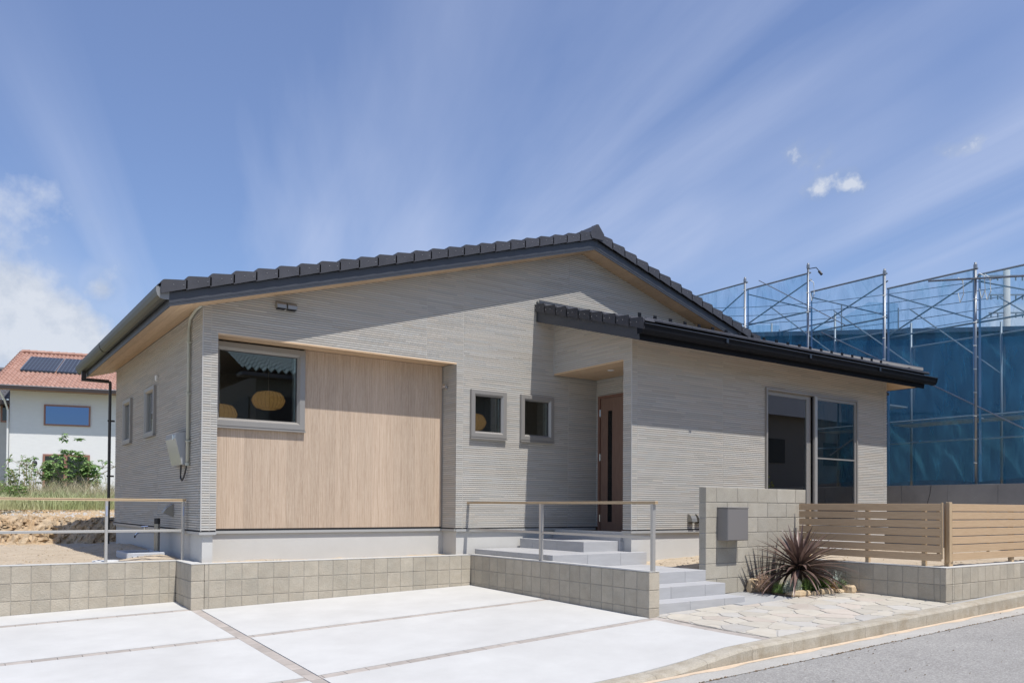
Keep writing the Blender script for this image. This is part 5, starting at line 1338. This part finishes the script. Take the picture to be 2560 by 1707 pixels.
for (cxp,zz) in ((158,2.70),(194,2.62),(236,1.62),(110,1.45)):
    dd=pxdir(cxp,1200); c=Vector((dd.x/dd.y*ty,ty,zz)); tips+=[c+Vector((rt.gauss(0,.05),rt.gauss(0,.05),rt.gauss(0,.04))) for _ in range(5)]
for i in range(230):
    u=rt.uniform(-0.82,0.82); top=2.35-0.75*abs(u+0.05)**1.6; low=1.35+0.25*math.sin(u*5); k=rt.random()
    tips.append(Vector((tx,ty,0))+rv*u+Vector((0,rt.gauss(0,.25),0))+Vector((0,0,low+(top-low)*k)))
f=MB()
for t in tips:
    nl=rt.randint(7,11)
    for q in range(nl):
        b=2*math.pi*q/nl+rt.uniform(-.2,.2); e=rt.uniform(-0.75,0.05); L=rt.uniform(0.09,0.17); d=Vector((math.cos(b)*math.cos(e),math.sin(b)*math.cos(e),math.sin(e))); sd=Vector((-math.sin(b),math.cos(b),0))*L*0.26
        mid=t+d*L*.5+Vector((0,0,0.02)); f.add([t,mid+sd,t+d*L,mid-sd,mid],[(0,1,4),(1,2,4),(2,3,4),(3,0,4)])
build(f,'crown',M_treeleaf,tr,kind='stuff')

# ------------------------------------------------------------------ white neighbour house
wu=Vector((0.967,-0.255,0)); wv=Vector((0.255,0.967,0)); P0=Vector((2.161,35.935,0))
wh=empty('neighbour_house',(2.161,35.935,0.6),'white rendered house with terracotta tile roof and solar panels beyond the grass','house')
def WP(s,t,z): return P0+wu*s+wv*t+Vector((0,0,z))
def wbox(mb,s0,s1,t0,t1,z0,z1):
    vs=[WP(s0,t0,z0),WP(s1,t0,z0),WP(s1,t1,z0),WP(s0,t1,z0),WP(s0,t0,z1),WP(s1,t0,z1),WP(s1,t1,z1),WP(s0,t1,z1)]
    return mb.add(vs,[(0,3,2,1),(4,5,6,7),(0,1,5,4),(1,2,6,5),(2,3,7,6),(3,0,4,7)])
EZ=5.03; WS=0.41; WD=9.3
mb=MB(); wbox(mb,0,11,0,8.6,0.4,5.0); mb.add([WP(0,0,5.0),WP(0,8.6,5.0),WP(0,4.3,6.95)],[(0,1,2)]); mb.add([WP(11,0,5.0),WP(11,8.6,5.0),WP(11,4.3,6.95)],[(0,1,2)]); build(mb,'wall',M_wwall,wh)
# roof: corrugated tiles, two slopes
def rooftiles(s0,s1,t0,t1,zf,hump=0.155,course=0.29,amp=0.028,P=WP):
    mb=MB(); ns=int((s1-s0)/(hump/4)); nt_=int((t1-t0)/course)
    for j in range(nt_):
        ta=t0+course*j; tb=min(t1,ta+course+0.02); za=zf(ta)+0.035; zb=zf(tb)
        vs=[];
        for i in range(ns+1):
            s=s0+(s1-s0)*i/ns; h=amp*math.sin(2*math.pi*(s-s0)/hump)
            vs+= [P(s,ta,za-0.045+h),P(s,ta,za+h),P(s,tb,zb+h)]
        mb.add(vs,[f_ for i in range(ns) for f_ in ((i*3,(i+1)*3,(i+1)*3+1,i*3+1),(i*3+1,(i+1)*3+1,(i+1)*3+2,i*3+2))])
    return mb
zf=lambda t: EZ+0.10+WS*(t+0.62)
build(rooftiles(-0.45,11.4,-0.66,4.3,zf),'roof_tile',M_rtile,wh,kind='stuff')
mb=MB(); mb.add([WP(-0.45,4.3,zf(4.3)),WP(11.4,4.3,zf(4.3)),WP(11.4,9.2,zf(-0.6)),WP(-0.45,9.2,zf(-0.6))],[(0,1,2,3)]); mb.add([WP(-0.4,-0.6,EZ-0.02),WP(11.3,-0.6,EZ-0.02),WP(11.3,0.02,EZ-0.02),WP(-0.4,0.02,EZ-0.02)],[(0,1,2,3)]); build(mb,'roof',M_rtile,wh)
mb=MB(); 
for i in range(42):
    s=-0.45+i*0.285; mb.tube([WP(s,4.3,zf(4.3)+0.04),WP(s+0.30,4.3,zf(4.3)+0.05)],[0.085,0.095],8)
for i in range(17):
    t=-0.66+i*0.30; mb.tube([WP(-0.45,t,zf(t)+0.02),WP(-0.45,t+0.32,zf(t+0.32)+0.0)],[0.085,0.06],8)
build(mb,'ridge_tile',M_rtile,wh,kind='stuff')
mb=MB(); wbox(mb,-0.35,11.3,-0.78,-0.64,EZ-0.06,EZ+0.06); build(mb,'gutter',M_brown2,wh)
mb=MB(); wbox(mb,-0.35,11.3,-0.785,-0.77,EZ+0.06,EZ+0.075); build(mb,'gutter_lip',M_panelf,wh)
mb=MB(); mb.tube([WP(-0.25,-0.7,EZ-0.05),WP(-0.12,-0.3,EZ-0.45),WP(-0.05,-0.06,EZ-0.8),WP(-0.05,-0.06,0.6)],0.035,8); build(mb,'downpipe',M_white,wh)
def wwin(s0,s1,z0,z1,fw,glass,mull=None):
    mb=MB(); wbox(mb,s0,s1,-0.05,0.03,z0,z0+fw); wbox(mb,s0,s1,-0.05,0.03,z1-fw,z1); wbox(mb,s0,s0+fw,-0.05,0.03,z0+fw,z1-fw); wbox(mb,s1-fw,s1,-0.05,0.03,z0+fw,z1-fw)
    if mull: wbox(mb,mull-fw*0.75,mull+fw*0.75,-0.055,0.0,z0+fw,z1-fw)
    o=build(mb,'window',M_brown,wh); g=MB(); wbox(g,s0+fw,s1-fw,-0.02,-0.012,z0+fw,z1-fw); build(g,'pane',glass,o)
    g=MB(); wbox(g,s0+fw,s1-fw,-0.005,-0.002,z0+fw,z1-fw); build(g,'backing',M_black,o)
wwin(1.138,2.726,3.72,4.515,0.055,M_glass_sky); wwin(1.125,2.73,0.6,2.62,0.075,M_glass_dark,1.90)
mb=MB()
def roofpt(s,t,h): return P0+wu*s+wv*t+Vector((0,0,zf(t)+h))
def panel(s0,s1,t0,t1,cols,rows):
    p=MB(); a=[roofpt(s0,t0,0.10),roofpt(s1,t0,0.10),roofpt(s1,t1,0.10),roofpt(s0,t1,0.10)]; b=[roofpt(s0,t0,0.04),roofpt(s1,t0,0.04),roofpt(s1,t1,0.04),roofpt(s0,t1,0.04)]
    p.add(a+b,[(0,1,2,3),(4,7,6,5),(0,4,5,1),(1,5,6,2),(2,6,7,3),(3,7,4,0)]); o=build(p,'solar_panel',M_panel,wh)
    g=MB()
    for i in range(cols+1):
        s=s0+(s1-s0)*i/cols; w=0.012 if 0<i<cols else 0.022; g.add([roofpt(s-w,t0,0.104),roofpt(s+w,t0,0.104),roofpt(s+w,t1,0.104),roofpt(s-w,t1,0.104)],[(0,1,2,3)])
    build(g,'grid_line',M_panell,o)
    g=MB()
    for j in range(1,rows):
        t=t0+(t1-t0)*j/rows; g.add([roofpt(s0,t-0.008,0.106),roofpt(s1,t-0.008,0.106),roofpt(s1,t+0.008,0.106),roofpt(s0,t+0.008,0.106)],[(0,1,2,3)])
    build(g,'grid_line',M_panell,o)
# panel corners found on the roof plane
def on_roof(px,py):
    v=_r2*((px-1280)/2028.58)+_u2*((1233.54-py)/2028.58)+_f; o=Vector((0,0,CAMZ))
    # z = zf(t), t=(P-P0).wv
    k=v.z-WS*(v.dot(wv)); c=zf(0)+0.1-CAMZ+WS*((o-P0).dot(wv)-0)
    t=c/k; p=o+v*t; return (p-P0).dot(wu),(p-P0).dot(wv)
sA,tA=on_roof(51,860+493/7.84); sB,tB=on_roof(76,860+240/7.84); sC,tC=on_roof(141,860+510/7.84)
panel(sA,sC-0.03,tA,min(tB,4.0),9,5); panel(sC+0.05,sC+0.05+(sC-sA),tA,min(tB,4.0),9,5)
# garden lamp
gl=empty('garden_lamp',(0,0,0),'slim grey garden lamp post with round black head left of the brown door','lamp')
q=pxdir(87,1150); Yg=31.0; gx_=q.x/q.y*Yg
build(MB().tube([(gx_-0.05,Yg,0.6),(gx_,Yg,1.95)],0.022,8),'post',M_panelf,gl); build(MB().lathe((gx_,Yg,2.05),[(0.04,-0.09),(0.075,-0.03),(0.075,0.03),(0.04,0.09)],12),'head',M_black,gl)
# grey house at the far left
h2=empty('neighbour_house',(-2,38,0.6),'pale grey house with dark roof and brown window at the far left edge','house')
P2=P0+wu*(-3.0)+wv*3.2
def QP(s,t,z): return P2+wu*s+wv*t+Vector((0,0,z))
def qbox(mb,s0,s1,t0,t1,z0,z1):
    vs=[QP(s0,t0,z0),QP(s1,t0,z0),QP(s1,t1,z0),QP(s0,t1,z0),QP(s0,t0,z1),QP(s1,t0,z1),QP(s1,t1,z1),QP(s0,t1,z1)]
    return mb.add(vs,[(0,3,2,1),(4,5,6,7),(0,1,5,4),(1,2,6,5),(2,3,7,6),(3,0,4,7)])
mb=MB(); qbox(mb,-7,2.75,0,7,0.4,4.75); build(mb,'wall',M_gwall,h2)
zq=lambda t: 4.95+0.42*(t+0.6)
build(rooftiles(-7.4,3.2,-0.62,3.5,zq,P=QP),'roof_tile',M_btile,h2,kind='stuff')
mb=MB(); mb.tube([QP(-7.4,3.5,zq(3.5)+0.05),QP(3.2,3.5,zq(3.5)+0.05)],0.10,8); build(mb,'ridge_tile',M_btile,h2)
mb=MB(); qbox(mb,-7.4,3.2,-0.75,-0.62,4.72,4.9); build(mb,'gutter',M_brown2,h2)
mb=MB(); qbox(mb,-7.3,3.1,-0.62,0.0,4.72,4.75); build(mb,'soffit',M_brown2,h2)
q=pxdir(3,1030); 
def on_q(px):
    v=pxdir(px,1030); n=wv; o=Vector((0,0,CAMZ)); t=(P2-o).dot(n)/v.dot(n); p=o+v*t; return (p-P2).dot(wu)
s0,s1=on_q(2.5),on_q(22)
mb=MB(); z0,z1=3.99,4.0
zb_,zt_=4.15,5.0
v=pxdir(10,1008); t=(P2-Vector((0,0,CAMZ))).dot(wv)/v.dot(wv); ztop_=CAMZ+v.z*t; v=pxdir(10,1055); t=(P2-Vector((0,0,CAMZ))).dot(wv)/v.dot(wv); zbot_=CAMZ+v.z*t
qbox(mb,s0,s1,-0.05,0.02,zbot_,ztop_); o=build(mb,'window',M_brown,h2); mb=MB(); qbox(mb,s0+0.06,s1-0.06,-0.058,-0.052,zbot_+0.06,ztop_-0.06); build(mb,'pane',M_glass_dark,o)
mb=MB(); qbox(mb,s0+0.07,s1-0.07,-0.0515,-0.051,zbot_+0.07,ztop_-0.07); build(mb,'curtain',mat('pale_green_curtain',(0.30,0.36,0.34),rough=0.9),o)

# ------------------------------------------------------------------ right side: concrete wall, scaffold with nets, building
cw=empty('concrete_wall',(16.15,8,0),'plain grey concrete retaining wall below the blue scaffold nets','wall')
ys_=[4.0,5.2,6.16,7.106,8.024,8.957,9.9,10.85,12.0,14.0,16.4]
for a,b in zip(ys_[:-1],ys_[1:]): build(MB().box(16.10,16.25,a+0.0015,b-0.0015,-0.4,1.195,0.004),'panel',M_cwall,cw,origin=(16.1,a,0))
build(MB().tube([(16.098,8.35,1.19),(16.096,8.37,1.02),(16.096,8.43,0.8),(16.098,8.46,0.62)],0.004,4),'crack',M_dark,cw)
mb=MB(); mb.add([(16.2,2,1.15),(70,2,1.15),(70,40,1.15),(16.2,40,1.15)],[(0,1,2,3)]); struct(mb,'building_plot',M_bank)
sc=empty('scaffold',(16.3,9,1.2),'steel pipe scaffold wrapped in blue mesh nets around the house under construction','scaffold')
SX=16.33
PY=[16.68,14.85,13.017,11.23,9.388,7.553,5.72]
TOP=[6.4,6.318,6.14,5.693,5.367,5.237,5.237]     # net top of the bay starting at PY[i] (towards smaller y)
LOW=[5.35,5.19,5.263,4.77,4.334,4.326,4.326]
for i,y in enumerate(PY):
    zt=[6.5,6.6,6.72,6.30,5.74,5.40,5.5,5.5][i] if True else 0
    zt={14.85:6.5,13.017:6.42,11.23:6.34,9.388:5.77,7.553:5.46}.get(y,6.0)
    build(MB().tube([(SX-0.10,y,1.2),(SX-0.10,y,zt)],0.0245,8),'pole',M_pole,sc,smooth=True)
    build(MB().tube([(SX-0.10,y,zt-0.12),(SX-0.10,y,zt-0.04)],0.036,8),'coupler',M_pole,sc)
    build(MB().tube([(SX+0.95,y,1.2),(SX+0.95,y,zt-1.0)],0.0245,8),'pole',M_rail_d,sc,smooth=True)
    for z in np.arange(1.6,zt-0.3,0.45): build(MB().tube([(SX-0.127,y-0.03,z),(SX-0.127,y+0.03,z+0.01)],0.009,4),'net_tie',M_rope,sc)
for i in range(len(PY)-1):
    a,b=PY[i],PY[i+1]; zt,zl=TOP[i],LOW[i]
    if i>=2: zt=TOP[i]
    # rails
    build(MB().tube([(SX,a,zt),(SX,b,zt)],0.020,6),'rail',M_rail_d,sc)
    for z in (zl,zl-1.8,zl-2.25,zl-3.6): 
        if z>1.4: build(MB().tube([(SX+0.05,a,z),(SX+0.05,b,z)],0.019,6),'rail',M_rail_d,sc)
    build(MB().tube([(SX+0.02,a,zt-0.12),(SX+0.02,b,zl+0.03)],0.015,6),'brace',M_rail_d,sc)
    build(MB().tube([(SX+0.03,a,zl+0.03),(SX+0.03,b,zt-0.15)],0.015,6),'brace',M_rail_d,sc)
    if i in (2,3,4,5): build(MB().tube([(SX+0.9,a,zt-0.3),(SX+0.9,b,zl-0.9)],0.015,6),'brace',M_rail_d,sc)
    build(MB().tube([(SX+0.95,a,zl-0.1),(SX+0.95,b,zl-0.1)],0.019,6),'rail',M_rail_d,sc)
    build(MB().box(SX+0.15,SX+0.85,b+0.03,a-0.03,zl-1.86,zl-1.83),'platform',M_rail_d,sc)
    if zl-3.6>1.3: build(MB().box(SX+0.15,SX+0.85,b+0.03,a-0.03,zl-3.66,zl-3.63),'platform',M_rail_d,sc)
    # net: a slightly billowing sheet, bottom edge gathered
    mb=MB(); nu,nv=26,44; vs=[]
    for u in range(nu+1):
        for w in range(nv+1):
            U=u/nu; V=w/nv; y=a-0.035+(b-a+0.07)*U; sag=0.05*math.sin(math.pi*U)
            zb=1.24+0.10*abs(math.sin(math.pi*U*1.0))*0.6; zt2=zt-0.02-0.35*sag
            z=zb+(zt2-zb)*V; x=SX-0.035-0.05*math.sin(math.pi*U)*math.sin(math.pi*V)+0.02*math.sin(9*U+5*V+i*2)*math.sin(math.pi*U)+0.015*math.sin(17*V+6*U+i)+ 0.035*math.sin(14*U+i)*(1-V)**2 + 0.022*math.sin(21*(U*0.8+V*1.3)+i*1.7)*(0.3+abs(math.sin(3*V+i)))
            vs.append((x,y,z))
    fs=[(u*(nv+1)+w,(u+1)*(nv+1)+w,(u+1)*(nv+1)+w+1,u*(nv+1)+w+1) for u in range(nu) for w in range(nv)]
    mb.add(vs,fs); build(mb,'net',M_net,sc,smooth=True)
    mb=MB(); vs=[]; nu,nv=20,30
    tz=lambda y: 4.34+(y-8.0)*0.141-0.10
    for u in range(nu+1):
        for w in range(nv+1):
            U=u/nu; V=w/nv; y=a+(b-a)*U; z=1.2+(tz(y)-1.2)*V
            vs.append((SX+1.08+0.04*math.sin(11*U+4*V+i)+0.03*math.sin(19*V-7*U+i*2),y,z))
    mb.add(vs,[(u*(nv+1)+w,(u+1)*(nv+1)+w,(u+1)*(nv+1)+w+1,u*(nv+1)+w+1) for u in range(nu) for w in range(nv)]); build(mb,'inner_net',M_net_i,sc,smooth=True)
    # wrapped net edges along the pole
    build(MB().box(SX-0.05,SX-0.046,b+0.03,b+0.075,1.25,zt-0.03).box(SX-0.05,SX-0.046,a-0.075,a-0.03,1.25,zt-0.03),'net_edge',M_net_d,sc)
# lower fold lines and long diagonal tubes outside
build(MB().tube([(SX-0.1,10.9,4.7),(SX-0.1,6.2,1.9)],0.013,6),'brace',M_pole,sc)
build(MB().tube([(SX-0.1,12.6,6.25),(SX-0.1,10.3,4.75)],0.011,6),'brace',M_pole,sc)
build(MB().tube([(SX-0.12,8.45,5.30),(SX-0.12,5.5,4.80)],0.02,8),'rail',M_pole,sc)
for y,z in ((11.2,5.95),(7.50,5.25),(7.40,5.2),(7.9,5.25)):
    build(MB().tube([(SX-0.06,y,z),(SX-0.08,y-0.10,z-0.08),(SX-0.09,y-0.12,z-0.35),(SX-0.08,y-0.05,z-0.5),(SX-0.06,y,z-0.3)],0.010,6),'rope',M_rope,sc)
build(MB().tube([(SX-0.12,11.2,6.20),(SX-0.13,11.0,6.18),(SX-0.13,10.9,6.05)],0.010,6).tube([(SX-0.13,10.93,6.08),(SX-0.13,10.86,5.99)],0.03,8),'cable_hook',M_black,sc)
# far net line of the same scaffold
mb=MB(); fx=25.0; zs=[7.0,7.5,6.8,7.4,6.9,7.3,6.8]; yy=[30,26,23.5,21,18.5,16,14]
for j in range(len(yy)-1):
    mb.add([(fx,yy[j],1.2),(fx,yy[j+1],1.2),(fx,yy[j+1],zs[j]+0.0),(fx,(yy[j]+yy[j+1])/2,zs[j]+0.25),(fx,yy[j],zs[j]-0.1)],[(0,1,2,3,4)])
build(mb,'net',M_net,sc)
for y,z in zip(yy,zs): build(MB().tube([(fx,y,1.2),(fx,y,z+0.35)],0.025,6),'pole',M_pole,sc)
# building under construction, turned against the scaffold line
ub=empty('unfinished_house',(20,10,1.2),'dark sheeted house shell under construction behind the blue nets','house')
A=Vector((17.0,13.1,0)); dd=Vector((0.73,-0.69,0)).normalized(); nn=Vector((0.69,0.73,0)).normalized()
def UP(s,t,z): p=A+dd*s+nn*t; return (p.x,p.y,z)
def ubox(mb,s0,s1,t0,t1,z0,z1):
    return mb.add([UP(s0,t0,z0),UP(s1,t0,z0),UP(s1,t1,z0),UP(s0,t1,z0),UP(s0,t0,z1),UP(s1,t0,z1),UP(s1,t1,z1),UP(s0,t1,z1)],[(0,3,2,1),(4,5,6,7),(0,1,5,4),(1,2,6,5),(2,3,7,6),(3,0,4,7)])
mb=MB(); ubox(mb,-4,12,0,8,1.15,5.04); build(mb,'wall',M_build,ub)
mb=MB(); ubox(mb,-4.1,12.1,-0.1,8.1,5.05,5.16); build(mb,'roof',M_build,ub)
mb=MB(); ubox(mb,-4,12,-0.02,0,3.10,3.16); build(mb,'floor_band',M_build,ub)
for s in ():
    mb=MB(); ubox(mb,s,s+1.5,-0.04,0,1.9,2.8); o=build(mb,'window',M_black,ub); mb=MB(); ubox(mb,s+0.08,s+1.42,-0.05,-0.041,1.98,2.72); build(mb,'pane',M_glass_dark,o)

# ------------------------------------------------------------------ utility pole and cables
d=pxdir(2517,750); k=42.0/math.hypot(d.x,d.y); ux_,uy_=d.x*k,d.y*k
ut=empty('utility_pole',(ux_,uy_,0.5),'grey concrete utility pole with cross arms behind the scaffold nets','utility pole')
ztop=CAMZ+ (pxdir(2517,676).z/math.hypot(pxdir(2517,676).x,pxdir(2517,676).y))*42.0
build(MB().tube([(ux_,uy_,0),(ux_,uy_,ztop)],[0.17,0.135],12),'pole',M_util,ut,smooth=True)
for z in (ztop-0.25,ztop-1.1,ztop-1.9):
    build(MB().bar((ux_-_r.x*0.8,uy_-_r.y*0.8,z),(ux_+_r.x*0.8,uy_+_r.y*0.8,z+0.02),0.05,0.06),'cross_arm',M_rail_d,ut)
    for s in (-0.7,-0.4,0.4,0.7): build(MB().tube([(ux_+_r.x*s,uy_+_r.y*s,z-0.2),(ux_+_r.x*s,uy_+_r.y*s,z-0.03)],0.035,6),'insulator',M_rail_d,ut)
labs=['topmost thin overhead cable seen through the blue nets','second overhead cable below the topmost one behind the nets','third overhead cable behind the nets','fourth overhead cable behind the nets','lowest steep overhead cable running to the utility pole']
for i,(y0_,y1_) in enumerate(((725,712),(745,722),(762,735),(800,752),(835,705))):
    a=pxdir(1500,y0_+28); b=Vector((ux_,uy_,ztop-0.3-0.42*i)); ka=62.0/math.hypot(a.x,a.y); a=Vector((a.x*ka,a.y*ka,CAMZ+a.z*ka))
    pts=[a.lerp(b,t/14)-Vector((0,0,0.9*math.sin(math.pi*t/14))) for t in range(15)]
    o=build(MB().tube(pts,0.016,5,False),'power_cable',M_wire,label=labs[i],cat='cable',group='overhead cables behind the scaffold')

# ------------------------------------------------------------------ opposite side of the street (seen in the window glass)
struct(strip_sheet(-40,60,20,[-40,-8,-3.2],lambda x,y: road_z(x)+0.14),'opposite_ground',M_bank)
op=empty('opposite_house',(15,-11,0),'grey house with glossy tiled roof across the street, mirrored in the large window','house')
ox0,oy0,oez=8.6,-7.2,5.5
mb=MB().box(ox0+0.7,24,oy0-8.5,oy0-0.7,-0.9,oez-0.1); build(mb,'wall',M_owall,op)
OPt=lambda s,t,z: Vector((ox0+s,oy0-t,z))
build(rooftiles(0,15.5,0,4.8,lambda t: oez+0.45*t,hump=0.27,course=0.30,amp=0.075,P=OPt),'roof_tile',M_otile,op,kind='stuff')
mb=MB(); mb.add([(ox0,oy0-4.8,oez+2.16),(ox0+15.5,oy0-4.8,oez+2.16),(ox0+15.5,oy0-9.6,oez),(ox0,oy0-9.6,oez)],[(0,1,2,3)]); mb.box(ox0,ox0+15.5,oy0-0.7,oy0-0.02,oez-0.22,oez-0.1); build(mb,'roof',M_btile,op)
build(MB().box(ox0+0.66,ox0+0.69,oy0-3.4,oy0-1.4,3.6,4.7).box(ox0+1.2,ox0+2.6,oy0-0.69,oy0-0.66,3.6,4.7),'window',M_black,op)
def bush(cx,cy,cz,rx,ry,rz_,n,lab,m,seed,ls=0.12):
    rr=random.Random(seed); f=MB(); t=empty('shrub',(cx,cy,cz-rz_),lab,'shrub')
    for i in range(n):
        a=rr.uniform(0,6.28); e=math.asin(rr.uniform(-0.7,1)); k=rr.uniform(0.65,1.05)*(1+0.15*math.sin(5*a+3*e)); p=Vector((cx+rx*k*math.cos(a)*math.cos(e),cy+ry*k*math.sin(a)*math.cos(e),cz+rz_*k*math.sin(e)))
        b=rr.uniform(0,6.28); g_=rr.uniform(-0.6,0.9); d=Vector((math.cos(b)*math.cos(g_),math.sin(b)*math.cos(g_),math.sin(g_))); sd=d.cross(Vector((0,0,1))).normalized()*ls*0.3
        f.add([p,p+d*ls*.5+sd,p+d*ls,p+d*ls*.5-sd],[(0,1,2,3)])
    build(f,'crown',m,t,kind='stuff'); build(MB().tube([(cx,cy,cz-rz_-0.3),(cx,cy,cz+rz_*0.4)],[0.06,0.02],6),'trunk',M_bark,t)
bush(6.2,-4.6,2.0,1.6,0.8,1.5,2600,'rounded green shrub across the street left of the grey house',M_weed,71,0.16)
bush(9.4,-5.0,1.1,1.5,0.8,1.3,2400,'rounded green shrub across the street in front of the grey house corner',M_treeleaf,72,0.16)
bush(26.5,-4.6,1.7,1.7,0.6,0.7,2000,'yellow green shrub across the street mirrored in the sliding window',mat('yellow_leaf',(0.50,0.50,0.06),(0.35,0.40,0.08),scale=3,rough=0.6),73,0.14)

op2=empty('opposite_house',(34,-12,0),'long grey beige house across the street, mirrored in the sliding window','house')
mb=MB().box(25.5,50,-19,-8.5,-0.6,5.4); build(mb,'wall',mat('beige_grey_wall',(0.23,0.215,0.20),rough=0.9),op2)
mb=MB(); mb.add([(25,-7.9,5.3),(50.5,-7.9,5.3),(50.5,-13.7,7.9),(25,-13.7,7.9),(25,-19.5,5.3),(50.5,-19.5,5.3)],[(0,1,2,3),(3,2,5,4),(0,3,4)]); build(mb,'roof',M_btile,op2)
for xx in (28,33,38,43): build(MB().box(xx,xx+1.8,-8.5,-8.46,3.0,4.2),'window',M_black,op2)
